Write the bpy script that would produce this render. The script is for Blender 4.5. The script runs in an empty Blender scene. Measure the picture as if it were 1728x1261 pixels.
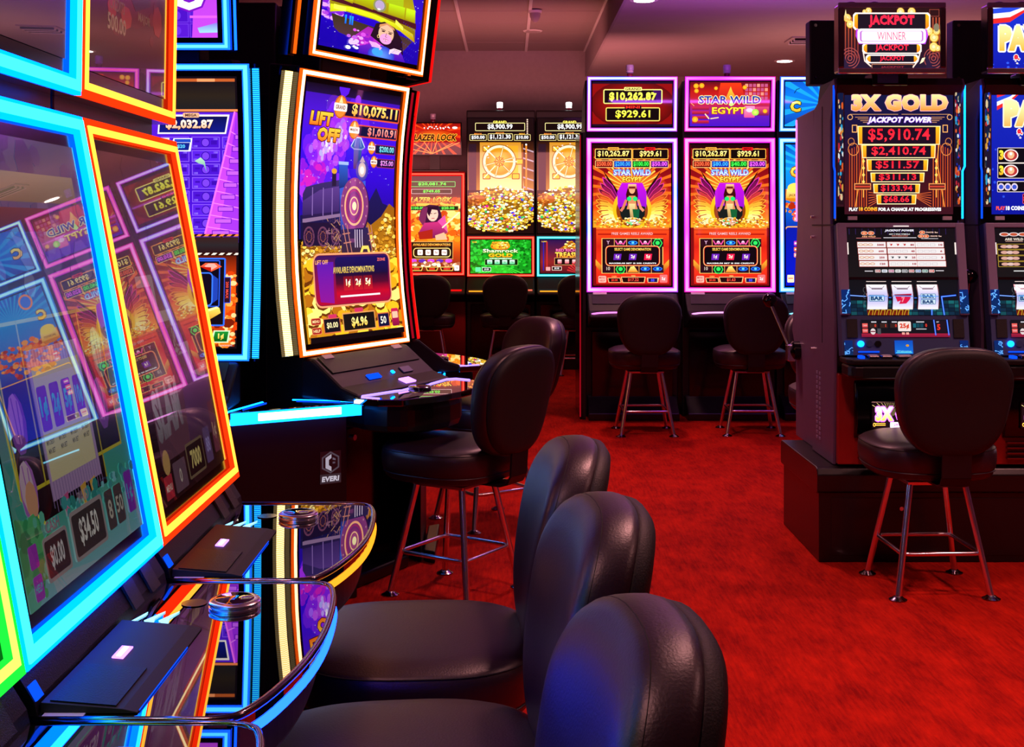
import bpy, bmesh, math, random
from mathutils import Vector, Matrix
random.seed(7)
sc = bpy.context.scene
# ------------------------------------------------------------------ camera, world, light, exposure
FOC, HOR, CXP, EYE = 2100.0, 385.0, 858.0, 1.4
cam_d = bpy.data.cameras.new('camera'); cam = bpy.data.objects.new('camera', cam_d)
sc.collection.objects.link(cam); sc.camera = cam
cam.location = (0, 0, EYE); cam.rotation_euler = (math.pi/2, 0, 0)
cam_d.sensor_fit = 'HORIZONTAL'; cam_d.sensor_width = 36.0
cam_d.lens = FOC/1728*36; cam_d.shift_x = (864-CXP)/1728; cam_d.shift_y = (HOR-630.5)/1728
cam_d.clip_start = 0.05; cam_d.clip_end = 100
vs = sc.view_settings
vs.view_transform = 'Standard'; vs.look = 'None'; vs.gamma = 1; vs.use_curve_mapping = False; vs.exposure = 0.0
w = bpy.data.worlds.new('world'); sc.world = w; w.use_nodes = True
w.node_tree.nodes['Background'].inputs[0].default_value = (0.30, 0.10, 0.16, 1)
w.node_tree.nodes['Background'].inputs[1].default_value = 0.35

def area(name, loc, size, power, col, rot=(0, 0, 0), sizey=None, spread=None):
    d = bpy.data.lights.new(name, 'AREA'); d.energy = power; d.color = col; d.size = size
    if sizey: d.shape = 'RECTANGLE'; d.size_y = sizey
    else: d.shape = 'DISK'
    if spread: d.spread = math.radians(spread)
    o = bpy.data.objects.new(name, d); sc.collection.objects.link(o); o.location = loc
    o.rotation_euler = [math.radians(a) for a in rot]; return o
DOWN = (1.0, 0.40, 0.38)
for i, (x, y, p) in enumerate([(0.9, 3.2, 26), (2.5, 2.2, 20), (0.55, 6.6, 26), (2.9, 4.0, 26), (2.64, 9.6, 22), (0.95, 8.72, 12), (-0.6, 1.2, 7)]):
    area('downlight_beam', (x, y, 2.95), 0.26, p*1.0, DOWN, spread=120)
area('downlight_beam', (2.64, 11.9, 2.95), 0.14, 14, DOWN, spread=150)
area('purple_cove', (1.7, 7.4, 2.25), 1.6, 60, (0.50, 0.10, 1.0), rot=(180, 0, 0), sizey=0.5)
area('added_rose_fill_back', (0.0, 10.6, 2.0), 3.0, 34, (1.0, 0.30, 0.30), rot=(115, 0, 0), sizey=0.6)  # added fill that reddens the back wall, no fixture behind it
area('added_rose_fill_right', (3.2, 10.2, 2.1), 2.4, 14, (1.0, 0.42, 0.34), rot=(180, 0, 0), sizey=0.6)  # added upward fill for a rosy tone at the right, no fixture

# ------------------------------------------------------------------ helpers
R = math.radians
def hexc(h, k=1.0):
    if not isinstance(h, str): return tuple(h)
    h = h.lstrip('#')
    if len(h) == 3: h = ''.join(c*2 for c in h)
    v = [int(h[i:i+2], 16)/255 for i in (0, 2, 4)]
    return tuple(((c/12.92) if c <= .04045 else ((c+.055)/1.055)**2.4)*k for c in v)

def link(o): sc.collection.objects.link(o); return o
def tag(o, label=None, cat=None, group=None, kind=None):
    if label: o['label'] = label
    if cat: o['category'] = cat
    if group: o['group'] = group
    if kind: o['kind'] = kind
    return o
def empty(name, loc, rz=0):
    o = bpy.data.objects.new(name, None); o.empty_display_size = .1; link(o)
    o.location = loc; o.rotation_euler = (0, 0, R(rz)); return o
def copy_tree(o, parent=None):
    c = o.copy(); link(c)
    if parent is not None: c.parent = parent
    for ch in list(o.children): copy_tree(ch, c)
    return c

def catmull(pts, n=6):
    if len(pts) < 3: return [tuple(p) for p in pts]
    P = [Vector(p) for p in pts]; P = [2*P[0]-P[1]] + P + [2*P[-1]-P[-2]]; out = []
    for i in range(1, len(P)-2):
        for k in range(n):
            t = k/n; a, b, c, d = P[i-1], P[i], P[i+1], P[i+2]
            out.append(tuple(.5*((2*b)+(c-a)*t+(2*a-5*b+4*c-d)*t*t+(3*b-a-3*c+d)*t**3)))
    out.append(tuple(P[-2])); return out

class Prof:
    """front surface of a machine: (y, z) points from bottom to top, front is -y"""
    def __init__(s, pts, n=6):
        s.p = catmull(pts, n) if len(pts) > 2 else [tuple(q) for q in pts]
        s.c = [0]
        for a, b in zip(s.p, s.p[1:]): s.c.append(s.c[-1]+math.dist(a, b))
        s.L = s.c[-1]
    def at(s, t, d=0):
        L = t*s.L; i = 0
        while i < len(s.p)-2 and s.c[i+1] < L: i += 1
        a, b = s.p[i], s.p[i+1]; k = (L-s.c[i])/(s.c[i+1]-s.c[i])
        ty, tz = b[0]-a[0], b[1]-a[1]; l = math.hypot(ty, tz)
        return a[0]+ty*k - d*tz/l, a[1]+tz*k + d*ty/l

class MB:
    def __init__(s): s.v = []; s.f = []
    def add(s, v, f):
        n = len(s.v); s.v += [tuple(p) for p in v]; s.f += [tuple(i+n for i in q) for q in f]; return s
    def box(s, x0, x1, y0, y1, z0, z1):
        return s.add([(x, y, z) for z in (z0, z1) for y in (y0, y1) for x in (x0, x1)],
                     [(0, 2, 3, 1), (4, 5, 7, 6), (0, 1, 5, 4), (2, 6, 7, 3), (0, 4, 6, 2), (1, 3, 7, 5)])
    def prism_x(s, poly, x0, x1):                     # poly of (y, z)
        n = len(poly); v = [(x0, y, z) for y, z in poly]+[(x1, y, z) for y, z in poly]
        return s.add(v, [tuple(range(n))[::-1], tuple(range(n, 2*n))]+[(i, (i+1) % n, n+(i+1) % n, n+i) for i in range(n)])
    def prism_z(s, poly, z0, z1):                     # poly of (x, y)
        n = len(poly); v = [(x, y, z0) for x, y in poly]+[(x, y, z1) for x, y in poly]
        return s.add(v, [tuple(range(n))[::-1], tuple(range(n, 2*n))]+[(i, (i+1) % n, n+(i+1) % n, n+i) for i in range(n)])
    def strip(s, pr, x0, x1, t0, t1, d0, d1, n=1):
        v = []; f = []
        for i in range(n+1):
            t = t0+(t1-t0)*i/n; a = pr.at(t, d0); b = pr.at(t, d1)
            v += [(x0, *a), (x1, *a), (x1, *b), (x0, *b)]
        for i in range(n):
            k = 4*i
            for j in range(4): f.append((k+j, k+4+j, k+4+(j+1) % 4, k+(j+1) % 4))
        f += [(0, 1, 2, 3), (4*n+3, 4*n+2, 4*n+1, 4*n)]
        return s.add(v, f)
    def tube(s, pts, r, n=10, closed=False, cap=True):
        P = [Vector(p) for p in pts]; m = len(P); rs = r if isinstance(r, (list, tuple)) else [r]*m
        v = []; f = []; up = None
        for i, p in enumerate(P):
            a = P[(i-1) % m] if (i or closed) else p; b = P[(i+1) % m] if (i < m-1 or closed) else p
            t = (b-a).normalized()
            if up is None:
                up = Vector((0, 0, 1)) if abs(t.z) < .9 else Vector((1, 0, 0))
            u = (up - t*up.dot(t)).normalized(); w_ = t.cross(u); up = u
            for k in range(n):
                q = 2*math.pi*k/n; v.append(tuple(p+(u*math.cos(q)+w_*math.sin(q))*rs[i]))
        for i in range(m if closed else m-1):
            for k in range(n):
                a = i*n+k; b = i*n+(k+1) % n; c = ((i+1) % m)*n+(k+1) % n; d = ((i+1) % m)*n+k
                f.append((a, b, c, d))
        if cap and not closed: f += [tuple(range(n))[::-1], tuple(range((m-1)*n, m*n))]
        return s.add(v, f)
    def lathe(s, prof, c=(0, 0, 0), n=24, M=None):     # prof of (r, z) from bottom to top
        v = []; f = []
        for r, z in prof:
            for k in range(n):
                q = 2*math.pi*k/n; p = Vector((r*math.cos(q), r*math.sin(q), z))
                if M: p = M @ p
                v.append((p.x+c[0], p.y+c[1], p.z+c[2]))
        for i in range(len(prof)-1):
            for k in range(n):
                f.append((i*n+k, i*n+(k+1) % n, (i+1)*n+(k+1) % n, (i+1)*n+k))
        f += [tuple(range(n))[::-1], tuple(range((len(prof)-1)*n, len(prof)*n))]
        return s.add(v, f)
    def rings(s, rs, cap=True):                        # list of equal-length closed rings
        n = len(rs[0]); v = [p for r in rs for p in r]; f = []
        for i in range(len(rs)-1):
            for k in range(n): f.append((i*n+k, i*n+(k+1) % n, (i+1)*n+(k+1) % n, (i+1)*n+k))
        if cap: f += [tuple(range(n))[::-1], tuple(range((len(rs)-1)*n, len(rs)*n))]
        return s.add(v, f)
    def build(s, name, mat, parent=None, bevel=0, smooth=False, seg=2, label=None, kind=None):
        me = bpy.data.meshes.new(name); me.from_pydata(s.v, [], s.f)
        bm = bmesh.new(); bm.from_mesh(me); bmesh.ops.recalc_face_normals(bm, faces=bm.faces); bm.to_mesh(me); bm.free()
        me.materials.append(mat)
        if smooth:
            me.polygons.foreach_set('use_smooth', [True]*len(me.polygons))
            if smooth != 'all': me.set_sharp_from_angle(angle=R(40))
        me.update(); o = link(bpy.data.objects.new(name, me))
        if parent is not None: o.parent = parent
        if bevel:
            m = o.modifiers.new('bevel', 'BEVEL'); m.width = bevel; m.segments = seg; m.limit_method = 'ANGLE'; m.angle_limit = R(35)
        if label: o['label'] = label
        if kind: o['kind'] = kind
        return o

# ------------------------------------------------------------------ materials
def pmat(name, col, rough=.5, metal=0, noise=None, bump=None, spec=.5, coat=0, coat_ior=1.5, coat_rough=.03, emit=None, es=0, scale=40):
    m = bpy.data.materials.new(name); m.use_nodes = True; nt = m.node_tree; b = nt.nodes['Principled BSDF']
    b.inputs['Base Color'].default_value = (*hexc(col), 1); b.inputs['Roughness'].default_value = rough
    b.inputs['Metallic'].default_value = metal; b.inputs['Specular IOR Level'].default_value = spec
    b.inputs['Coat Weight'].default_value = coat; b.inputs['Coat IOR'].default_value = coat_ior; b.inputs['Coat Roughness'].default_value = coat_rough
    if emit is not None:
        b.inputs['Emission Color'].default_value = (*hexc(emit), 1); b.inputs['Emission Strength'].default_value = es
    if noise or bump:
        tc = nt.nodes.new('ShaderNodeTexCoord'); n = nt.nodes.new('ShaderNodeTexNoise')
        n.inputs['Scale'].default_value = scale; n.inputs['Detail'].default_value = 4; nt.links.new(tc.outputs['Object'], n.inputs['Vector'])
        if noise:
            r = nt.nodes.new('ShaderNodeValToRGB'); c = hexc(col)
            r.color_ramp.elements[0].position = .3; r.color_ramp.elements[1].position = .7
            r.color_ramp.elements[0].color = (*[x*(1-noise) for x in c], 1); r.color_ramp.elements[1].color = (*[min(1, x*(1+noise)) for x in c], 1)
            nt.links.new(n.outputs['Fac'], r.inputs['Fac']); nt.links.new(r.outputs['Color'], b.inputs['Base Color'])
        if bump:
            bp = nt.nodes.new('ShaderNodeBump'); bp.inputs['Strength'].default_value = bump; bp.inputs['Distance'].default_value = .002
            nt.links.new(n.outputs['Fac'], bp.inputs['Height']); nt.links.new(bp.outputs['Normal'], b.inputs['Normal'])
    return m
def led(name, col, st, col2=None, axis=2, scale=1.5, bead=None, sample=True):
    """light strip: emission, optionally running through two colours along an object axis or beaded"""
    m = bpy.data.materials.new(name); m.use_nodes = True; nt = m.node_tree; nt.nodes.clear()
    o = nt.nodes.new('ShaderNodeOutputMaterial'); e = nt.nodes.new('ShaderNodeEmission')
    e.inputs['Color'].default_value = (*hexc(col), 1); e.inputs['Strength'].default_value = st
    if col2 or bead:
        tc = nt.nodes.new('ShaderNodeTexCoord'); n = nt.nodes.new('ShaderNodeTexNoise' if not bead else 'ShaderNodeTexWave')
        n.inputs['Scale'].default_value = bead or scale
        if bead: n.bands_direction = 'Z'
        nt.links.new(tc.outputs['Object'], n.inputs['Vector'])
        r = nt.nodes.new('ShaderNodeValToRGB'); r.color_ramp.elements[0].position = .38; r.color_ramp.elements[1].position = .62
        r.color_ramp.elements[0].color = (*hexc(col), 1); r.color_ramp.elements[1].color = (*hexc(col2), 1)
        nt.links.new(n.outputs['Fac'], r.inputs['Fac']); nt.links.new(r.outputs['Color'], e.inputs['Color'])
    nt.links.new(e.outputs[0], o.inputs[0])
    if not sample: m.cycles.emission_sampling = 'NONE'
    return m
def screen_mat(name, st=1.0, ior=1.5, rough=.04, coat=0.0, coat_ior=1.5):
    m = bpy.data.materials.new(name); m.use_nodes = True; nt = m.node_tree; b = nt.nodes['Principled BSDF']
    a = nt.nodes.new('ShaderNodeAttribute'); a.attribute_name = 'art'
    b.inputs['Base Color'].default_value = (.004, .004, .005, 1); b.inputs['Roughness'].default_value = rough; b.inputs['IOR'].default_value = ior
    b.inputs['Coat Weight'].default_value = coat; b.inputs['Coat IOR'].default_value = coat_ior; b.inputs['Coat Roughness'].default_value = .01
    nt.links.new(a.outputs['Color'], b.inputs['Emission Color']); b.inputs['Emission Strength'].default_value = st
    m.cycles.emission_sampling = 'NONE'; return m
M = {}
M['scr'] = screen_mat('screen_glass', 1.3)
M['scr_dim'] = screen_mat('screen_glass_oblique', 1.0, coat=1.0, coat_ior=3.0, rough=.15)
M['scr_curved'] = screen_mat('screen_glass_curved', 1.25, ior=1.6, rough=.03)
M['print'] = screen_mat('printed_glass', .9)
M['black'] = pmat('black_cabinet', '#0d0b0d', .38, noise=.2, scale=6)
M['matteblack'] = pmat('matte_black_plastic', '#08070a', .6)
M['gloss'] = pmat('black_gloss', '#050506', .12)
M['mirrorblack'] = pmat('black_deck_glass', '#030304', .012, spec=.5, coat=1, coat_ior=2.6, coat_rough=.006)
M['satin'] = pmat('satin_charcoal', '#09080b', .5, bump=.3, scale=400, spec=.3)
M['grille'] = pmat('speaker_grille', '#0a0a0d', .45, bump=1.0, scale=700)
M['chrome'] = pmat('chrome', '#f0ecf2', .22, 1)
M['darkchrome'] = pmat('smoked_chrome', '#8a8088', .15, 1)
M['leather'] = pmat('black_leather', '#24131d', .40, bump=.2, scale=260, noise=.12, spec=.65)
M['shell'] = pmat('black_shell_vinyl', '#0b0a0c', .6, bump=.35, scale=320)
M['stitch'] = pmat('stitching', '#050505', .8)
M['plate'] = pmat('dark_steel', '#2a1e22', .4, .6)
M['side'] = pmat('brown_grey_side_panel', '#604a68', .42, noise=.06, scale=12)
M['trimgrey'] = pmat('grey_painted_trim', '#8a80a0', .35)
M['blueface'] = pmat('slate_blue_panel', '#3c4a74', .4)
M['redpanel'] = pmat('red_lacquer_panel', '#8e1a14', .35)
M['plinth'] = pmat('black_plinth_laminate', '#100e10', .3, bump=.15, scale=90)
M['sticker'] = pmat('white_sticker', '#c9c4cf', .5)
M['lampclear'] = pmat('clear_lamp_cap', '#b9a6c8', .15, spec=.8)
M['lampred'] = pmat('red_lamp_cap', '#70203a', .2)
M['ball'] = pmat('black_ball', '#060606', .08)
M['white_glow'] = led('white_glow', '#ffffff', 4); M['soft_glow'] = led('soft_glow', '#ffe8e0', 1.2); M['panelblack'] = pmat('deep_black_panel', '#040406', .42)
def ledpair(tagname, core, ks, outer, ko):
    M[tagname+'_core'] = led(tagname+'_led_core', core, ks); M[tagname+'_outer'] = led(tagname+'_led_outer', outer, ko)
ledpair('cyan', '#28d0ff', 4.0, '#0048ff', 12.0)
ledpair('orange', '#ffb838', 2.6, '#ff2a06', 2.2)
ledpair('amber', '#ffe0a0', 4.0, '#ff5a0c', 1.5)
ledpair('sky', '#50d0ff', 2.6, '#0840ff', 7.0)
ledpair('magenta', '#ffb0ff', 1.9, '#ff10a0', 1.4)
ledpair('violet', '#d8c0ff', 2.0, '#4020ff', 1.6)
ledpair('red', '#ff6a50', 1.5, '#ff1010', 1.1)
ledpair('teal', '#80ffff', 1.4, '#00c0d0', 1.0)
ledpair('green', '#e8ff60', 1.6, '#20ff40', 1.2)
M['star_a'] = led('pink_white_blue_led', '#ff7cf0', 2.0, '#b0c8ff'); M['star_a_outer'] = led('magenta_blue_led', '#ff18c8', 1.3, '#2040ff')
M['star_b'] = led('pink_led', '#ff9cf8', 1.9, '#ff50b0'); M['star_b_outer'] = led('hot_pink_led', '#ff1080', 1.3, '#e020ff')
M['star_c'] = led('aqua_led', '#80e0ff', 2.0, '#c8fff0'); M['star_c_outer'] = led('azure_led', '#0a90ff', 1.3, '#3040ff')
M['bead_amber'] = led('amber_bead_led', '#fff2c0', 3.0, '#ffb040', bead=44)
M['bead_cyan'] = led('cyan_bead_led', '#30e8ff', 1.6, '#0048ff', bead=44)
M['uv'] = led('violet_slot_light', '#b070ff', 4)
M['arrow'] = led('pale_blue_arrow', '#90dcff', 2.2)
M['bluewhite'] = led('blue_white_led', '#e8ffff', 5)
M['azure'] = led('azure_bar', '#0878ff', 7); M['edgeblue'] = led('blue_edge_bar', '#0828ff', 22); M['ribred'] = led('red_edge_led', '#d8102a', .55)
M['deepblue'] = led('deep_blue_led', '#0848ff', 1.6)
M['amberline'] = led('amber_line', '#ff9420', 2.0)
M['violetline'] = led('violet_line', '#9a7cff', 2.6)
# ------------------------------------------------------------------ flat pictures for screens and printed glass
_gl = {}
def glyphs(s, bold=0.0, shear=0.0):
    k = (s, bold, shear)
    if k not in _gl:
        cu = bpy.data.curves.new('t', 'FONT'); cu.body = s; cu.offset = bold; cu.shear = shear; cu.resolution_u = 2
        cu.space_character = 1+bold*1.2
        ob = bpy.data.objects.new('t', cu); sc.collection.objects.link(ob)
        me = bpy.data.meshes.new_from_object(ob.evaluated_get(bpy.context.evaluated_depsgraph_get()))
        v = [(p.co.x, p.co.y) for p in me.vertices]; f = [tuple(p.vertices) for p in me.polygons]
        bpy.data.objects.remove(ob); bpy.data.curves.remove(cu); bpy.data.meshes.remove(me)
        x0 = min(p[0] for p in v); x1 = max(p[0] for p in v); y0 = min(p[1] for p in v); y1 = max(p[1] for p in v)
        _gl[k] = ([((x-x0)/(x1-x0), (y-y0)/(y1-y0)) for x, y in v], f, (x1-x0)/(y1-y0))
    return _gl[k]

class Art:
    """picture in its own picture coordinates (x right, y down), box = its visible window"""
    def __init__(s, x0, y0, x1, y1, k=1.0):
        s.b = (x0, y0, x1, y1); s.v = []; s.f = []; s.c = []; s.z = []; s.lay = 0; s.k = k
    def col(s, c): return tuple(q*s.k for q in hexc(c))
    def put(s, v, f, cols):
        s.lay += 1; n = len(s.v); s.v += v; s.z += [s.lay]*len(v); s.c += cols; s.f += [tuple(i+n for i in q) for q in f]; return s
    def poly(s, pts, c, c2=None):
        ys = [p[1] for p in pts]; a, b = min(ys), max(ys)+1e-9; C = s.col(c); D = s.col(c2) if c2 else C
        return s.put([tuple(p) for p in pts], [tuple(range(len(pts)))], [tuple(C[i]+(D[i]-C[i])*(p[1]-a)/(b-a) for i in range(3)) for p in pts])
    def rect(s, x0, y0, x1, y1, c, c2=None, sh=0): return s.poly([(x0, y1), (x1, y1), (x1+sh, y0), (x0+sh, y0)], c, c2)
    def grad(s, x0, y0, x1, y1, stops):
        n = len(stops)
        for i in range(n-1): s.rect(x0, y0+(y1-y0)*i/(n-1), x1, y0+(y1-y0)*(i+1)/(n-1), stops[i], stops[i+1])
        return s
    def disc(s, cx, cy, rx, ry, c, n=14, c2=None, rot=0):
        if c2 is None:
            return s.poly([(cx+rx*math.cos(2*math.pi*k/n+rot), cy+ry*math.sin(2*math.pi*k/n+rot)) for k in range(n)], c)
        v = [(cx, cy)]+[(cx+rx*math.cos(2*math.pi*k/n+rot), cy+ry*math.sin(2*math.pi*k/n+rot)) for k in range(n)]
        return s.put(v, [(0, k+1, (k+1) % n+1) for k in range(n)], [s.col(c)]+[s.col(c2)]*n)     # centre c, rim c2
    def ring(s, cx, cy, rx, ry, t, c, n=20):
        o = [(cx+rx*math.cos(2*math.pi*k/n), cy+ry*math.sin(2*math.pi*k/n)) for k in range(n)]
        i = [(cx+(rx-t)*math.cos(2*math.pi*k/n), cy+(ry-t)*math.sin(2*math.pi*k/n)) for k in range(n)]
        return s.put(o+i, [(k, (k+1) % n, n+(k+1) % n, n+k) for k in range(n)], [s.col(c)]*(2*n))
    def rr(s, x0, y0, x1, y1, r, n=4):
        out = []
        for cx, cy, a in ((x1-r, y0+r, -90), (x1-r, y1-r, 0), (x0+r, y1-r, 90), (x0+r, y0+r, 180)):
            for k in range(n+1): q = R(a+90*k/n); out.append((cx+r*math.cos(q), cy+r*math.sin(q)))
        return out
    def rrect(s, x0, y0, x1, y1, r, c, c2=None): return s.poly(s.rr(x0, y0, x1, y1, r), c, c2)
    def box(s, x0, y0, x1, y1, t, c, fill=None, r=0, fill2=None):
        if fill: s.rrect(x0, y0, x1, y1, max(r, .01), fill, fill2)
        o = s.rr(x0, y0, x1, y1, max(r, .01)); i = s.rr(x0+t, y0+t, x1-t, y1-t, max(r-t, .005)); n = len(o)
        return s.put(o+i, [(k, (k+1) % n, n+(k+1) % n, n+k) for k in range(n)], [s.col(c)]*(2*n))
    def line(s, pts, t, c):
        for a, b in zip(pts, pts[1:]):
            dx, dy = b[0]-a[0], b[1]-a[1]; l = math.hypot(dx, dy) or 1; nx, ny = -dy/l*t/2, dx/l*t/2; ex, ey = dx/l*t/3, dy/l*t/3
            s.poly([(a[0]+nx-ex, a[1]+ny-ey), (b[0]+nx+ex, b[1]+ny+ey), (b[0]-nx+ex, b[1]-ny+ey), (a[0]-nx-ex, a[1]-ny-ey)], c)
        return s
    def text(s, t, cx, cy, h, c, c2=None, w=None, bold=.02, shear=0, edge=None, et=None, rot=0):
        gv, gf, asp = glyphs(t, bold, shear); w = w or h*asp
        cr, sr = math.cos(R(rot)), math.sin(R(rot))
        def lay(dx, dy, A, B):
            v = []
            for x, y in gv:
                px, py = (x-.5)*w+dx, (.5-y)*h+dy; v.append((cx+px*cr-py*sr, cy+px*sr+py*cr))
            s.put(v, gf, [tuple(B[i]+(A[i]-B[i])*y for i in range(3)) for x, y in gv])
        if edge:
            e = et or h*.07; E = s.col(edge)
            for dx, dy in ((-e, 0), (e, 0), (0, -e), (0, e), (-e*.7, e*.7), (e*.7, e*.7)): lay(dx, dy, E, E)
        A = s.col(c); lay(0, 0, A, s.col(c2) if c2 else A); return s
    def blobs(s, x0, y0, x1, y1, n, r0, r1, cols, asp=1.0, seg=7, within=None):
        for _ in range(n):
            x, y = random.uniform(x0, x1), random.uniform(y0, y1)
            if within and not within(x, y): continue
            r = random.uniform(r0, r1); s.disc(x, y, r, r*asp*random.uniform(.6, 1), random.choice(cols), n=seg, rot=random.random()*6)
        return s
    def coins(s, x0, y0, x1, y1, n, r, within=None, cols=('#ffd84a', '#f0a020', '#fff0a0', '#c87010', '#ffc030')):
        for _ in range(n):
            x, y = random.uniform(x0, x1), random.uniform(y0, y1)
            if within and not within(x, y): continue
            q = r*random.uniform(.7, 1.2); c = random.choice(cols)
            s.disc(x, y+q*.25, q, q*.7, '#6a3205', n=8); s.disc(x, y, q, q*.65, c, n=8)
        return s
    def rays(s, cx, cy, r, n, c, half=.5, a0=0, a1=360, r0=0):
        for k in range(n):
            q = R(a0+(a1-a0)*(k+.25)/n); q2 = q+R((a1-a0)/n*half)
            s.poly([(cx+r0*math.cos(q), cy+r0*math.sin(q)), (cx+r*math.cos(q), cy+r*math.sin(q)), (cx+r*math.cos(q2), cy+r*math.sin(q2)), (cx+r0*math.cos(q2), cy+r0*math.sin(q2))], c)
        return s
    def build(s, parent, mat, place, W, H, name='screen_picture', cuts=0, eps=2e-5, label=None):
        """place(x, v, d): x metres from centre, v 0..1 upward, d metres proud of the surface"""
        x0, y0, x1, y1 = s.b
        bm = bmesh.new(); la = bm.verts.layers.float_color.new('art'); vs_ = []
        for (x, y), z, c in zip(s.v, s.z, s.c):
            b = bm.verts.new(((x-x0)/(x1-x0), (y1-y)/(y1-y0), z)); b[la] = (*c, 1); vs_.append(b)
        for q in s.f:
            try: bm.faces.new([vs_[i] for i in q])
            except ValueError: pass
        for co, no in (((0, 0, 0), (-1, 0, 0)), ((1, 0, 0), (1, 0, 0)), ((0, 0, 0), (0, -1, 0)), ((0, 1, 0), (0, 1, 0))):
            bmesh.ops.bisect_plane(bm, geom=bm.verts[:]+bm.edges[:]+bm.faces[:], plane_co=co, plane_no=no, clear_outer=True)
        for i in range(1, cuts):
            bmesh.ops.bisect_plane(bm, geom=bm.verts[:]+bm.edges[:]+bm.faces[:], plane_co=(0, i/cuts, 0), plane_no=(0, 1, 0))
        for v in bm.verts:
            x, y, z = v.co
            if cuts:                                  # chords between the cut lines, so that stacked layers stay parallel
                k = min(int(y*cuts+1e-6), cuts-1); q = y*cuts-k
                A_ = Vector(place((x-.5)*W, k/cuts, z*eps)); B_ = Vector(place((x-.5)*W, (k+1)/cuts, z*eps)); v.co = A_.lerp(B_, q)
            else: v.co = place((x-.5)*W, y, z*eps)
        for f in bm.faces: f.normal_update()
        me = bpy.data.meshes.new(name); bm.to_mesh(me); bm.free(); me.materials.append(mat)
        o = link(bpy.data.objects.new(name, me)); o.parent = parent
        if label: o['label'] = label
        return o
def on_prof(pr, t0=0.0, t1=1.0, off=.002):
    return lambda x, v, d: (x, *pr.at(t0+(t1-t0)*v, off+d))
def on_flat(y, z0, z1, cx=0, tilt=0):
    return lambda x, v, d: (cx+x, y+tilt*v-d-.001, z0+(z1-z0)*v)

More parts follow.
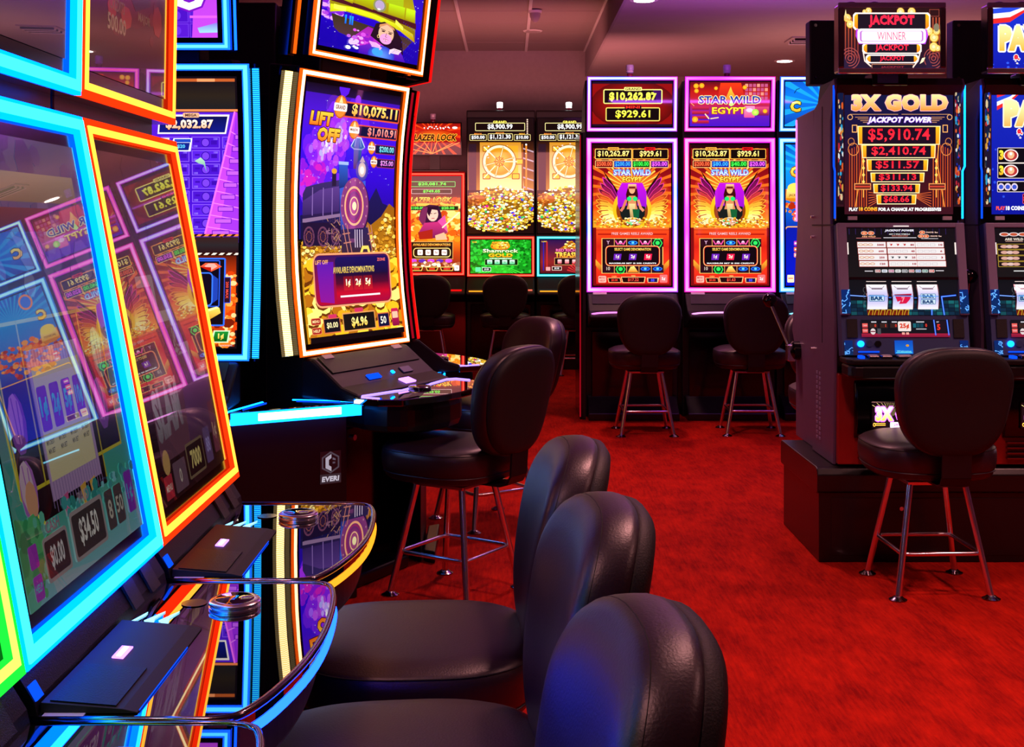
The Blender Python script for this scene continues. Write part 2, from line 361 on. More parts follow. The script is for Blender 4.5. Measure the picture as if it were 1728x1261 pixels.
# ---- picture library
def money(a, t, x0, y0, x1, y1, c='#fff07a', rim='#ffb040', fill='#120604', c2=None, hh=.62, tw=.86, th=None, shear=0):
    a.box(x0, y0, x1, y1, th or (y1-y0)*.07, rim, fill, r=(y1-y0)*.12)
    a.text(t, (x0+x1)/2, (y0+y1)/2, (y1-y0)*hh, c, c2, w=(x1-x0)*tw, bold=.03, shear=shear); return a
def art_egypt(variant=0):
    a = Art(45, 60, 710, 1215)
    a.rect(0, 0, 780, 1261, '#7a0a0a'); a.grad(45, 250, 710, 740, ['#7a0810', '#a01014', '#e04010', '#ffa020'])
    a.disc(377, 470, 320, 240, '#ffa824', c2='#b01a12', n=30); a.rays(377, 430, 420, 30, '#f06818', .35, r0=120); a.rays(377, 430, 250, 34, '#ffcc50', .3, r0=100)
    for sgn in (-1, 1):
        X = lambda x: 377+sgn*x
        a.poly([(X(130), 500), (X(250), 270), (X(225), 300), (X(120), 440)], '#2a0608')
        for k in range(9):                         # feathers
            q = k/8; tip = (X(250+58*math.sin(q*3.0)), 330+370*q); c = ['#e020c0', '#f03090', '#ff5060', '#ff8030', '#ffa830', '#ffc840', '#ffe060', '#fff090', '#fff6b0'][k]
            root = (X(110), 520+150*q)
            dx, dy = tip[0]-root[0], tip[1]-root[1]; l = math.hypot(dx, dy); nx, ny = -dy/l*26, dx/l*26
            pts = [root, (root[0]+dx*.55+nx, root[1]+dy*.55+ny), (root[0]+dx*.9+nx*.5, root[1]+dy*.9+ny*.5), tip, (root[0]+dx*.85-nx*.6, root[1]+dy*.85-ny*.6), (root[0]+dx*.5-nx*.8, root[1]+dy*.5-ny*.8)]
            a.poly(pts, '#5a1030' if k < 3 else '#b04010'); a.line(pts+[pts[0]], 5, c)
            a.poly([(root[0], root[1])]+[(root[0]+(p[0]-root[0])*.86, root[1]+(p[1]-root[1])*.86+3) for p in pts[1:]], c if k > 3 else ['#70104a', '#90184a', '#c03038', '#e06020'][k])
    a.disc(377, 590, 165, 170, '#f8b818', n=28); a.disc(377, 600, 135, 135, '#8a3a08', n=28)
    a.poly([(290, 375), (465, 375), (500, 450), (500, 560), (455, 660), (300, 660), (255, 560), (250, 450)], '#c010d8', '#7a10c0')
    a.poly([(270, 575), (330, 560), (430, 560), (488, 570), (485, 640), (455, 680), (300, 680), (278, 640)], '#101a18')
    a.poly([(345, 395), (415, 395), (428, 470), (422, 560), (335, 560), (325, 470)], '#3a0a08')
    a.disc(377, 430, 26, 34, '#f0a878'); a.poly([(345, 385), (412, 385), (418, 425), (340, 425)], '#ffc890', '#a03020'); a.rect(350, 405, 405, 418, '#601010')
    a.poly([(350, 480), (405, 480), (415, 560), (425, 590), (330, 590), (340, 560)], '#d88858'); a.disc(353, 505, 20, 18, '#18e070'); a.disc(403, 505, 20, 18, '#18e070')
    a.poly([(350, 545), (405, 545), (395, 660), (362, 660)], '#e8d090', '#b08850'); a.line([(325, 520), (300, 580), (285, 600)], 22, '#d87858'); a.line([(430, 520), (450, 580), (470, 600)], 22, '#e88868')
    a.poly([(380, 590), (440, 590), (435, 660), (390, 660)], '#0c5a30')
    a.ring(377, 685, 70, 28, 9, '#ffe0c0'); a.disc(377, 690, 50, 18, '#f09040')
    a.coins(55, 660, 700, 745, 170, 10); a.coins(300, 675, 450, 715, 20, 10, cols=('#ffb0a0', '#ffffff', '#60e080'))
    a.grad(70, 742, 690, 1200, ['#f04818', '#d02010', '#f83818', '#c81810']); a.rect(70, 742, 690, 762, '#ff7a30', '#b01808'); a.rect(85, 790, 670, 800, '#a01008')
    a.poly([(65, 1000), (115, 1050), (115, 1110), (65, 1050)], '#ffb030', '#a01010'); a.poly([(690, 1000), (640, 1050), (640, 1110), (690, 1050)], '#ffb030', '#a01010')
    a.text('FREE GAMES REELS AWARD', 377, 790, 20, '#ffc0c0', w=350, bold=.01)
    a.rect(45, 60, 710, 92, '#200204')
    v = [('$10,262.87', '$929.61'), ('$10,262.87', '$929.61')][variant]
    money(a, v[0], 60, 96, 376, 182, rim='#ffd060', c='#fff6a0', c2='#ffd040'); money(a, v[1], 380, 96, 686, 182, rim='#ffb040', c='#fff6a0', c2='#ffd040', tw=.6)
    a.rrect(170, 84, 265, 110, 6, '#ffb040'); a.text('GRAND', 217, 97, 16, '#301000', w=80); a.rrect(482, 84, 575, 110, 6, '#e01818'); a.text('MINI', 528, 97, 14, '#400000', w=60)
    for i, (t, c, f) in enumerate(zip([('$500.00', '$200.00', '$100.00', '$50.00'), ('$200.00', '$80.00', '$40.00', '$20.00')][variant], ('#ff6a40', '#40b0ff', '#40ff50', '#f060ff'), ('#701008', '#0820a0', '#085010', '#480868'))):
        money(a, t, 62+i*157, 192, 216+i*157, 252, c=c, fill=f, rim='#ffcf80', hh=.68, tw=.84)
    a.text('STAR WILD', 377, 290, 46, '#80c8ff', '#f0f8ff', w=315, bold=.035, edge='#2030d0', et=5)
    a.text('EGYPT', 377, 348, 38, '#fff060', '#ffd020', w=165, bold=.03, edge='#a03008', et=4)
    a.box(115, 828, 640, 1115, 7, '#ffc060', '#1c0806')
    ic = [['#3a1030', '#ff50a0', '#20a0ff', '#ff50a0', '#20c060'], ['#80604a', '#20c050', '#ffb020', '#2080ff', '#2080ff']]
    for r_, y in enumerate((862, 1075)):
        for k in range(5):
            x = 172+k*105; a.rect(x-50, y-30, x+50, y+36, '#2a0a14'); c = ic[r_][k]
            if c in ('#20c060', '#20c050'): a.disc(x, y+6, 42, 40, '#08381c', n=6, rot=.52); a.ring(x, y+6, 42, 40, 7, '#30ff60', n=6); a.disc(x, y+4, 18, 16, '#30f060')
            elif c == '#ffb020': a.poly([(x-44, y+30), (x-20, y-14), (x+10, y-20), (x+46, y+30)], '#fff080', '#ff8010')
            elif c == '#ff50a0': a.disc(x, y, 14, 14, '#ffc0e0'); a.line([(x-42, y-14), (x-25, y+14), (x, y+4), (x+25, y+14), (x+42, y-14)], 9, c)
            elif '2080' in c or '20a0' in c: a.disc(x, y+4, 40, 18, '#0a2aa0'); a.ring(x, y+2, 40, 16, 6, c, n=14); a.disc(x, y+2, 12, 9, '#60d0ff')
            else: a.text('10' if r_ else 'Y', x, y, 28, '#d0a0c0' if not r_ else '#c0b0a0', bold=.03)
        for k in range(4): a.rect(222+k*105, 832, 226+k*105, 1110, '#ffb060')
    a.box(148, 888, 612, 1055, 8, '#ffb070', '#0e0508', r=34); a.box(154, 894, 606, 1049, 4, '#e02010', r=30)
    a.text('SELECT GAME DENOMINATION', 380, 918, 22, '#fff080', '#ffb020', w=310, bold=.02)
    for i, (x, t) in enumerate(((252, '1¢'), (382, '2¢'), (512, '5¢'))):
        hot = i == (2, 1)[variant]
        a.poly([(x-30, 955), (x+34, 955), (x+26, 1005), (x-36, 1005)], '#f01848' if hot else '#6a20b0'); a.text(t, x, 980, 34, '#ffffff', '#ffe0a0', bold=.03)
    a.text('MAXIMUM BET IS 500 CREDITS', 380, 1032, 11, '#ffffff', w=400, bold=.03)
    a.rrect(88, 1135, 155, 1190, 10, '#ffb0a0'); a.text('MENU', 121, 1150, 14, '#a01010'); a.text('HELP', 121, 1174, 14, '#a01010')
    a.poly([(165, 1150), (275, 1150), (285, 1190), (175, 1190)], '#ffc080'); a.poly([(172, 1154), (270, 1154), (278, 1186), (180, 1186)], '#200404'); a.text('$0.00', 225, 1170, 20, '#ff4030')
    a.text('CASH', 222, 1140, 12, '#ffc060'); a.text('WIN', 385, 1135, 12, '#ffc060')
    a.poly([(280, 1142), (490, 1142), (480, 1192), (292, 1192)], '#ffc080'); a.poly([(287, 1147), (482, 1147), (474, 1187), (298, 1187)], '#200404'); a.text(('$17.22', '$1.63')[variant], 385, 1167, 28, '#ff5040')
    a.poly([(500, 1150), (605, 1150), (595, 1190), (508, 1190)], '#ffc080'); a.rect(512, 1154, 590, 1186, '#10104a'); a.text('88', 550, 1170, 22, '#5050ff')
    a.rrect(610, 1125, 675, 1190, 8, '#ff7070'); a.text(('5¢', '2¢')[variant], 642, 1160, 30, '#ffffff')
    return a
def art_egypt_top(variant):
    if variant == 0:
        a = Art(70, 100, 505, 358); a.rect(60, 90, 515, 370, '#8c0a06'); a.disc(290, 230, 230, 140, '#c01408', c2='#5a0604', n=24)
        a.rect(60, 90, 515, 112, '#1a0a20'); a.rect(60, 345, 515, 370, '#180820')
        money(a, '$10,262.87', 130, 143, 452, 228, c='#f8ff60', c2='#f0e020', rim='#fff080', fill='#0c0404', tw=.8); a.poly([(400, 150), (446, 150), (446, 222), (425, 222)], '#3a0a60')
        a.text('$10,262.87', 291, 190, 50, '#f8ff60', '#f0e020', w=258, bold=.03)
        a.rrect(243, 131, 340, 153, 5, '#fff080'); a.text('GRAND', 291, 142, 15, '#302000', w=84, bold=.02)
        money(a, '$929.61', 143, 248, 440, 328, c='#f8ff60', c2='#f0e020', rim='#f0d860', fill='#0c0404', tw=.64)
        a.rrect(247, 237, 338, 257, 5, '#200404'); a.text('MINI', 291, 247, 14, '#ff3020', w=76, bold=.03)
        return a
    a = Art(578, 108, 1005, 362); a.grad(570, 100, 1015, 370, ['#3a0a18', '#b81810', '#c02030', '#6018b0', '#4010c0'])
    a.poly([(740, 115), (850, 115), (880, 240), (720, 240)], '#e83810', '#b01020'); a.poly([(770, 200), (795, 135), (805, 165), (820, 190), (812, 225), (778, 225)], '#ffd040', '#ff6010')
    for i in range(4):
        for j in range(6): a.rect(872+j*21, 120+i*24, 888+j*21, 138+i*24, '#c05080' if (i+j) % 3 else '#e89080')
    for i in range(4): a.rect(590, 250+i*26, 680, 268+i*26, '#d02848', '#801038')
    a.rect(920, 250, 1000, 300, '#e04878', '#701050')
    for x, y, r in ((610, 132, 14), (640, 130, 14), (612, 160, 12), (606, 322, 16), (716, 145, 10), (870, 140, 12), (980, 275, 12)): a.disc(x, y+2, r, r, '#a05008'); a.disc(x, y, r, r, '#ffd030', c2='#ff9010')
    a.rrect(868, 246, 925, 312, 5, '#ff90c0', '#e05090'); a.disc(897, 270, 18, 12, '#ffd0e8'); a.disc(928, 282, 19, 19, '#e8ff70', c2='#90e040')
    a.line([(585, 230), (600, 245)], 3, '#ffb060'); a.line([(660, 292), (680, 318)], 6, '#ffe0b0'); a.line([(690, 318), (730, 312)], 6, '#ffd0a0')
    a.text('STAR WILD', 790, 211, 44, '#2038b0', '#101858', w=330, bold=.03, edge='#fff0a0', et=4)
    a.poly([(785, 240), (798, 205), (812, 240), (798, 248)], '#d0ff80'); a.text('EGYPT', 786, 272, 38, '#fff040', '#f8c820', w=180, bold=.03, edge='#a02010', et=3)
    return a
def art_blue_c(top):
    a = Art(1068, 112 if top else 415, 1500, 362 if top else 1162)
    if top:
        a.grad(1060, 100, 1510, 370, ['#0a50c8', '#0878e8', '#0a60d0', '#0838a0']); a.rays(1290, 240, 400, 18, '#18a0f0', .4)
        a.text('C', 1125, 250, 62, '#fff060', '#ffb020', bold=.05, edge='#203010', et=5); a.line([(1118, 175), (1130, 155), (1145, 150)], 4, '#082060'); return a
    a.grad(1060, 400, 1510, 1170, ['#0848c0', '#0a90e8', '#0a70d8', '#0828a8', '#0510c0', '#0410b8']); a.rays(1290, 560, 420, 18, '#18a8f0', .4, 180, 360)
    a.text('C', 1120, 560, 55, '#fff060', '#ffb020', bold=.05, edge='#803808', et=5); a.disc(1180, 470, 40, 42, '#ff9020'); a.disc(1180, 470, 30, 32, '#3878e8')
    a.blobs(1060, 660, 1500, 860, 260, 8, 20, ['#e84810', '#ff7820', '#b02808', '#ffa040'], within=lambda x, y: (x-1250)**2/220**2+(y-700)**2/150**2 < 1 and y > 640)
    a.disc(1120, 700, 50, 20, '#d88010'); a.poly([(1075, 650), (1165, 650), (1172, 700), (1068, 700)], '#ffe890', '#f0a828'); a.disc(1120, 645, 42, 26, '#ffe060'); a.text('JACKPOT', 1120, 685, 16, '#703808', w=70, bold=.02)
    a.box(1062, 848, 1500, 1180, 6, '#ffb060', '#0618a0', r=20, fill2='#0414c8')
    for y, c in ((780, '#ff4030'), (810, '#ff9080'), (938, '#c040c8'), (970, '#ff6040'), (1000, '#ff90a0')): a.rrect(1112, y-12, 1142, y+12, 5, c); a.rect(1116, y-4, 1138, y+4, '#fff0e0')
    a.rrect(1075, 1105, 1112, 1145, 4, '#ffe8c0'); a.rect(1080, 1120, 1107, 1126, '#f08060'); a.box(1122, 1112, 1200, 1142, 3, '#ffd0c0', '#100818'); a.text('$', 1145, 1127, 16, '#fff')
    return a
def art_vault():
    a = Art(400, 135, 828, 880)
    a.rect(390, 120, 840, 890, '#1c0a08'); a.grad(400, 285, 828, 600, ['#2a1008', '#5a2a10', '#8a4a18', '#c07a28'])
    a.poly([(478, 290), (745, 290), (765, 600), (478, 600)], '#d08818', '#ffe8a0')
    for i in range(5): a.line([(760, 330+i*62), (828, 352+i*62)], 9, '#c0a0b0')
    for x, c in ((750, '#a05010'), (775, '#ff8a28'), (420, '#803808')): a.rect(x, 300, x+10, 600, c)
    a.rect(405, 300, 455, 600, '#2a1420', '#402038')
    a.poly([(600, 312), (728, 312), (728, 520), (600, 520)], '#e8a020', '#ffc838')
    for x, y, r_ in ((522, 332, 35), (522, 510, -35), (712, 510, 0), (735, 415, 0)):
        a.rrect(x-26, y-20, x+26, y+20, 6, '#a85a08'); a.rrect(x-20, y-14, x+20, y+14, 5, '#ffc030')
    a.disc(605, 415, 112, 112, '#a05a08', n=36); a.disc(605, 415, 106, 106, '#fff4c8', n=36); a.disc(605, 415, 90, 90, '#e09818', n=36); a.disc(605, 415, 82, 82, '#ffcf50', c2='#d88a10', n=36)
    for k in range(6):
        q = R(45+60*k) ; a.line([(605+30*math.cos(q), 415+30*math.sin(q)), (605+96*math.cos(q), 415+96*math.sin(q))], 11, '#b06a10'); a.line([(605+30*math.cos(q), 415+30*math.sin(q)), (605+96*math.cos(q), 415+96*math.sin(q))], 5, '#fff0b0')
    a.line([(505, 320), (530, 345), (605, 415), (720, 415)], 7, '#fff0c0'); a.line([(505, 520), (605, 415)], 7, '#fff0c0')
    for k in range(8): q = R(45*k); a.line([(605, 415), (605+34*math.cos(q), 415+34*math.sin(q))], 6, '#b04a08')
    a.ring(605, 415, 30, 30, 6, '#d87810'); a.disc(605, 415, 9, 9, '#ff9020')
    a.blobs(520, 300, 790, 410, 34, 3, 7, ['#ffffff', '#ffd0c0'], within=lambda x, y: math.hypot((x-660)/130, (y-400)/110) > .75)
    hp = lambda x, y: y > 570+ (abs(x-620)/205)**2*62 and y < 868-(abs(x-612)/215)**4*60
    a.disc(612, 730, 215, 145, '#8a5a10', n=30)
    a.coins(400, 570, 828, 868, 620, 10, within=hp, cols=('#ffe860', '#fff8c0', '#f0b828', '#ffffff', '#ffd040', '#d89018'))
    a.blobs(405, 620, 820, 860, 60, 7, 13, ['#e02090', '#30c060', '#4030f0', '#ff7040', '#d0ffb0', '#ff9080'], seg=5, within=hp)
    a.disc(455, 660, 60, 30, '#c06020'); a.coins(405, 620, 470, 700, 40, 9, cols=('#e07828', '#ffa040', '#a04a10'))
    a.rect(390, 120, 840, 284, '#160808')
    money(a, '$8,900.99', 448, 165, 772, 218, c='#ffffff', rim='#fff0a0', tw=.5, hh=.7); a.text('GRAND', 608, 160, 17, '#fff060', w=88, bold=.04)
    money(a, '$50.00', 412, 240, 522, 280, c='#ffffff', rim='#ffe890', tw=.78); money(a, '$1,121.30', 530, 234, 692, 280, c='#ffffff', rim='#ffe890', tw=.84, hh=.72); money(a, '$10.00', 700, 240, 808, 280, c='#ffffff', rim='#ffe890', tw=.74)
    a.text('MINOR', 467, 237, 11, '#ff9030', w=50); a.text('MAJOR', 610, 232, 12, '#ff9030', w=56); a.text('MINI', 752, 237, 11, '#ffb030', w=36)
    for i in range(9): a.disc(787, 145+i*11, 5, 4, '#ffd8c0')
    return a
def art_shamrock():
    a = Art(425, 903, 805, 1118); a.rect(400, 880, 830, 1140, '#109018')
    a.blobs(415, 895, 815, 1125, 420, 6, 14, ['#18b020', '#0a7010', '#28d030', '#086010', '#149818', '#30c838'], seg=5)
    a.rays(610, 1060, 220, 22, '#50f040', .4, 20, 160)
    a.disc(612, 945, 62, 26, '#e07a10'); a.disc(612, 938, 60, 24, '#ffe040', c2='#ffa018'); a.coins(560, 920, 665, 958, 30, 9)
    a.text('Shamrock', 614, 974, 24, '#ffffff', '#e0ff90', w=224, bold=.03, edge='#085a10', et=3); a.text('GOLD', 614, 1003, 24, '#fff030', '#ffa010', w=152, bold=.05, edge='#5a3a08', et=3)
    a.text('AVAILABLE DENOMINATIONS', 614, 1023, 7, '#fff', w=140, bold=.03); a.box(514, 1018+8, 724, 1068, 3, '#80e060', '#0a1a0a', r=4)
    for i in range(4): a.rrect(530+i*47, 1033, 562+i*47, 1060, 3, '#e8fff0', '#30d080'); a.text(('1¢', '2¢', '5¢', '10¢')[i], 546+i*47, 1047, 12, '#087040')
    a.rrect(456, 1080, 490, 1110, 3, '#60ffa0'); a.box(498, 1080, 554, 1106, 3, '#e0ffe0', '#0a140a'); a.text('$0.88', 526, 1093, 11, '#fff'); a.text('SHAM', 450, 918, 10, '#ffd030', w=28)
    return a
def art_treasure():
    a = Art(868, 903, 1240, 1118); a.rect(850, 880, 1260, 1140, '#4a1030'); a.grad(868, 903, 1240, 1118, ['#28104a', '#5a1838', '#8a2020', '#501018'])
    a.poly([(980, 965), (1060, 908), (1130, 965)], '#b05818'); a.coins(1020, 915, 1090, 960, 40, 8); a.rect(905, 915, 914, 1100, '#c02828'); a.rect(885, 915, 892, 1100, '#3020a0')
    a.text('TREASURE', 1055, 1000, 34, '#fff060', '#ff9018', w=190, bold=.04, edge='#5a1808', et=3); a.text('RED RICHES', 1040, 970, 18, '#ff70b0', w=150, bold=.03)
    a.box(955, 1018, 1155, 1066, 3, '#e0a060', '#180808')
    for i in range(4): a.rrect(975+i*45, 1030, 1000+i*45, 1056, 3, '#ffd0d0', '#e05060')
    a.rrect(903, 1078, 930, 1102, 3, '#f0a0a0'); a.box(940, 1075, 1000, 1100, 3, '#ffe0d0', '#180808'); a.text('$0.08', 970, 1087, 11, '#fff'); a.rays(1110, 1120, 80, 12, '#d03030', .5, 190, 350)
    a.text('2,087', 893, 915, 9, '#ffd030', w=34); return a
def art_lazer_top():
    a = Art(10, 170, 352, 372); a.grad(0, 160, 360, 380, ['#7a0a08', '#c81808', '#b01010', '#4a0618', '#2a0418'])
    a.rays(170, 235, 240, 20, '#e84010', .3); a.disc(180, 250, 150, 42, '#ff7010', c2='#b01008', n=24)
    for p in (((165, 368), (40, 300)), ((165, 368), (110, 290)), ((165, 368), (195, 290)), ((165, 368), (300, 300)), ((10, 335), (165, 368)), ((165, 368), (345, 295))): a.line(p, 6, '#ff4010'); a.line(p, 2, '#ffd060')
    a.blobs(110, 188, 280, 205, 18, 4, 6, ['#fff']); a.disc(315, 198, 18, 8, '#fff')
    a.text('LAZER LOCK', 185, 262, 44, '#5a1004', '#1c0402', w=290, bold=.04, shear=.3, edge='#ffb030', et=4); return a
def art_lazer():
    a = Art(22, 510, 338, 1105); a.grad(10, 500, 350, 1110, ['#2a0a14', '#4a1010', '#e06010', '#ff9018', '#c84010', '#5a1010'])
    a.blobs(22, 650, 338, 910, 150, 12, 34, ['#ff9018', '#ffc040', '#f06010', '#ffe080', '#d04808'])
    money(a, '$20,081.74', 25, 538, 308, 572, c='#60ff50', rim='#80ff80', fill='#08300c', tw=.6); money(a, '$749.05', 40, 586, 286, 616, c='#60ff50', rim='#ffd0d0', fill='#08200a', tw=.42)
    a.text('LAZER LOCK', 160, 655, 36, '#ffe050', '#ff6010', w=255, bold=.04, shear=.3, edge='#3a0804', et=3)
    money(a, '$100.00', 20, 692, 128, 722, c='#70ff50', rim='#ffb060', fill='#08300c', tw=.8); money(a, '$20.00', 198, 692, 328, 722, c='#70ff50', rim='#ffb060', fill='#08300c', tw=.6)
    a.poly([(110, 700), (150, 684), (205, 690), (222, 740), (230, 800), (150, 830), (85, 780), (95, 730)], '#3a1030'); a.poly([(85, 780), (110, 700), (140, 700), (120, 830)], '#7a2850')
    a.disc(170, 745, 34, 46, '#ffc8b0'); a.poly([(140, 700), (205, 695), (200, 720), (165, 715), (150, 760), (138, 740)], '#2a0a18'); a.line([(152, 738), (166, 742)], 4, '#301020'); a.line([(178, 742), (192, 738)], 4, '#301020'); a.line([(164, 772), (180, 771)], 4, '#c02040')
    a.poly([(120, 800), (240, 790), (262, 860), (215, 895), (120, 900), (85, 860)], '#d03078', '#6a1850'); a.poly([(200, 790), (245, 750), (262, 860)], '#f050a0'); a.poly([(80, 860), (170, 840), (170, 900), (90, 905)], '#a82010'); a.poly([(185, 880), (240, 860), (260, 905), (190, 910)], '#ffb890')
    a.line([(230, 830), (330, 735)], 8, '#fff0c0')
    a.box(35, 918, 295, 1030, 4, '#e0a050', '#140808'); a.text('AVAILABLE DENOMINATIONS', 165, 938, 16, '#ffd060', '#ff9020', w=230, bold=.03); a.box(52, 958, 280, 1018, 5, '#ffe080', '#100606', r=20)
    for i in range(4): a.rrect(78+i*49, 970, 110+i*49, 1004, 6, '#fff0e8'); a.text(('1¢', '2¢', '5¢', '10¢')[i], 94+i*49, 988, 16, '#802020')
    for i in range(5): a.disc(52+i*54, 1040, 22, 12, ('#d040e0', '#5a20b0')[i % 2])
    a.blobs(25, 1052, 330, 1075, 50, 8, 14, ['#e0a070', '#fff0d0', '#b06040'])
    for x0, x1 in ((32, 112), (128, 205), (215, 300)): a.poly([(x0, 1078), (x1, 1078), (x1-8, 1104), (x0+8, 1104)], '#ffd060'); a.poly([(x0+5, 1082), (x1-5, 1082), (x1-12, 1100), (x0+12, 1100)], '#300404'); a.rect(x0+22, 1086, x1-22, 1096, '#ff3020')
    a.rrect(302, 1068, 332, 1102, 6, '#fff'); a.text('1¢', 317, 1085, 16, '#802020'); return a
def art_liftoff():
    a = Art(0, 0, 660, 1100)
    a.grad(0, 0, 660, 660, ['#3a10a0', '#4a14d0', '#3c0ce0', '#3008c8', '#2408a0', '#2a1890'])
    a.rect(0, 0, 660, 40, '#0c0618', '#1c0c40')
    def band(n, x0, x1, y0, y1, rr, cols):           # nebula running up to the right
        for _ in range(n):
            t = random.random(); x = x0+(x1-x0)*t+random.gauss(0, rr*1.3); y = y0+(y1-y0)*t+random.gauss(0, rr*1.6); r = random.uniform(.5, 1)*rr
            a.disc(x, y, r, r*1.3, random.choice(cols), n=9)
    band(70, 0, 330, 440, 120, 44, ['#6a1ce8', '#5818e0', '#7a20f0']); band(60, 0, 300, 420, 150, 30, ['#9a28e8', '#a830f0', '#8420e8'])
    band(50, 20, 270, 390, 190, 20, ['#c050f0', '#a860ff', '#b040e0']); band(36, 120, 260, 300, 190, 12, ['#e0b0ff', '#c8a0ff', '#b8a8ff']); band(16, 150, 200, 270, 200, 8, ['#f0e0ff', '#ffffff'])
    a.blobs(0, 330, 150, 430, 40, 10, 26, ['#d020c0', '#b018d0', '#8a18d8'])
    a.blobs(20, 60, 640, 420, 70, 1.2, 2.4, ['#b0b0ff', '#ffffff', '#8090ff'], seg=5)
    a.poly([(0, 660), (0, 560), (380, 500), (430, 470), (470, 490), (520, 430), (570, 500), (660, 520), (660, 700)], '#1c1658', '#141030')
    # golden treasure
    hills = lambda x, y: y > 640-30*math.sin(x/95+.5)-(90*max(0, 1-abs(x-600)/110))-(60*max(0, 1-abs(x-440)/80))+ (x < 300)*40
    a.poly([(0, 700), (120, 660), (300, 640), (420, 560), (480, 600), (560, 560), (620, 500), (660, 520), (660, 1100), (0, 1100)], '#9a5a10', '#c88a18')
    a.coins(0, 540, 660, 780, 520, 13, within=hills, cols=('#e8a828', '#b87818', '#ffd050', '#8a5210', '#d89020', '#ffe890'))
    a.coins(0, 760, 660, 1100, 170, 44, cols=('#ffd838', '#e8a818', '#b86c10', '#fff080', '#ffc020', '#d08a14'))
    # locomotive
    a.poly([(0, 470), (20, 440), (120, 420), (260, 400), (300, 560), (0, 590)], '#3a2a68', '#20143c'); a.poly([(0, 500), (110, 450), (240, 430), (240, 540), (0, 560)], '#5a3a88', '#33205c')
    for x in (60, 130, 190): a.rect(x, 440, x+5, 560, '#8a68b0')
    a.poly([(0, 575), (260, 548), (260, 562), (0, 592)], '#8a6a90'); a.rect(0, 590, 260, 690, '#1c1030')
    for x, r in ((40, 44), (130, 44), (215, 38)): a.ring(x, 650, r*.8, r, 8, '#6a3a58'); a.ring(x, 650, r*.45, r*.55, 5, '#8a4a40'); a.rays(x, 650, r*.8, 8, '#502a48', .25)
    for _ in range(60): x, y = random.uniform(150, 270), random.uniform(570, 700); a.line([(x, y), (x+random.uniform(-30, 30), y+random.uniform(-26, 26))], 4, random.choice(['#8a5a70', '#b08060', '#3a2048']))
    a.poly([(232, 330), (290, 325), (296, 430), (236, 440)], '#2c5ac8', '#18286a'); a.rect(228, 322, 296, 336, '#a0b8e8'); a.poly([(186, 370), (214, 368), (216, 430), (188, 432)], '#241838'); a.disc(200, 366, 18, 12, '#e0a030')
    a.poly([(240, 440), (420, 400), (430, 640), (250, 640)], '#3c5ad0', '#28307a'); a.poly([(250, 470), (300, 455), (300, 600), (250, 600)], '#6a8af0', '#3040a0')
    a.disc(352, 520, 100, 128, '#301440', n=36); a.disc(346, 515, 98, 126, '#5a2070', c2='#8a3a78', n=36); a.ring(342, 515, 68, 88, 10, '#ffb080', n=30); a.ring(342, 515, 56, 74, 8, '#a02868', n=30); a.disc(342, 515, 44, 58, '#c05888', c2='#7a2870', n=26); a.ring(342, 515, 32, 42, 6, '#ffc090', n=24); a.disc(344, 515, 15, 19, '#fff0b0')
    for k in range(16): q = R(22.5*k); a.disc(346+88*math.cos(q), 515+114*math.sin(q), 4, 5, '#c08898', n=6)
    a.poly([(306, 250), (334, 210), (372, 210), (402, 250), (382, 268), (378, 350), (330, 350), (326, 268)], '#3a68c0', '#1a1c50'); a.line([(306, 250), (334, 210), (372, 210), (402, 250)], 5, '#d0d8f0'); a.line([(306, 252), (326, 262), (382, 262), (402, 252)], 5, '#9098c8'); a.line([(340, 212), (332, 250)], 3, '#a0a8e0'); a.line([(366, 212), (376, 250)], 3, '#a0a8e0')
    a.disc(392, 352, 44, 50, '#7a60b0', c2='#3a38a0', n=20); a.disc(392, 352, 28, 34, '#ffe8c0', c2='#c0a0b0', n=18); a.disc(392, 355, 14, 17, '#ffffff'); a.poly([(372, 318), (392, 290), (412, 318)], '#c0a0b0')
    a.poly([(250, 620), (440, 610), (470, 700), (450, 740), (250, 740)], '#2a2050', '#3a2430')
    for p in (((262, 600), (300, 740)), ((292, 600), (325, 735)), ((440, 600), (470, 720)), ((462, 600), (490, 710)), ((262, 640), (310, 635)), ((268, 680), (318, 675)), ((440, 640), (470, 635)), ((448, 670), (480, 665))): a.line(p, 5, '#c07868')
    for x in (345, 360, 378, 395): a.rect(x, 620, x+5, 700, '#e0c8e0')
    a.line([(300, 740), (380, 738), (400, 700), (436, 700), (452, 738), (500, 735)], 15, '#ffd860'); 
    for k in range(7): a.line([(370+k*18, 750), (410+k*22, 850)], 5, '#fff0a0')
    a.text('X', 492, 300, 14, '#e0f0ff')
    # jackpots
    def badge(x, y, r, t, c='#fff'):
        a.disc(x, y, r, r*1.15, '#c85818', n=18); a.disc(x, y, r*.86, r, '#f08a30', n=18); a.poly([(x-r*.3, y-r*.4), (x, y-r*1.1), (x+r*.3, y-r*.4)], '#ffe0a0'); a.rrect(x-r, y-r*.36, x+r, y+r*.42, 5, '#fff0e8'); a.text(t, x, y+r*.03, r*.42, '#803818', w=r*1.5, bold=.03)
    money(a, '', 0, 0, 1, 1) if False else None
    a.box(225, 58, 640, 128, 7, '#e05030', '#100828', r=10); a.text('$10,075.11', 455, 92, 56, '#fff080', '#ff9828', w=330, bold=.04); badge(210, 86, 44, 'GRAND')
    a.box(345, 152, 636, 208, 6, '#d84838', '#0c1038', r=8); a.text('$1,010.91', 520, 181, 42, '#ffb0a0', '#ff5858', w=210, bold=.03); badge(318, 178, 36, 'MAJOR')
    a.box(478, 232, 632, 276, 4, '#902860', '#0c1440', r=8); a.text('$200.00', 565, 254, 30, '#a0ffff', '#40c0e0', w=110, bold=.02); badge(452, 250, 26, 'MINOR')
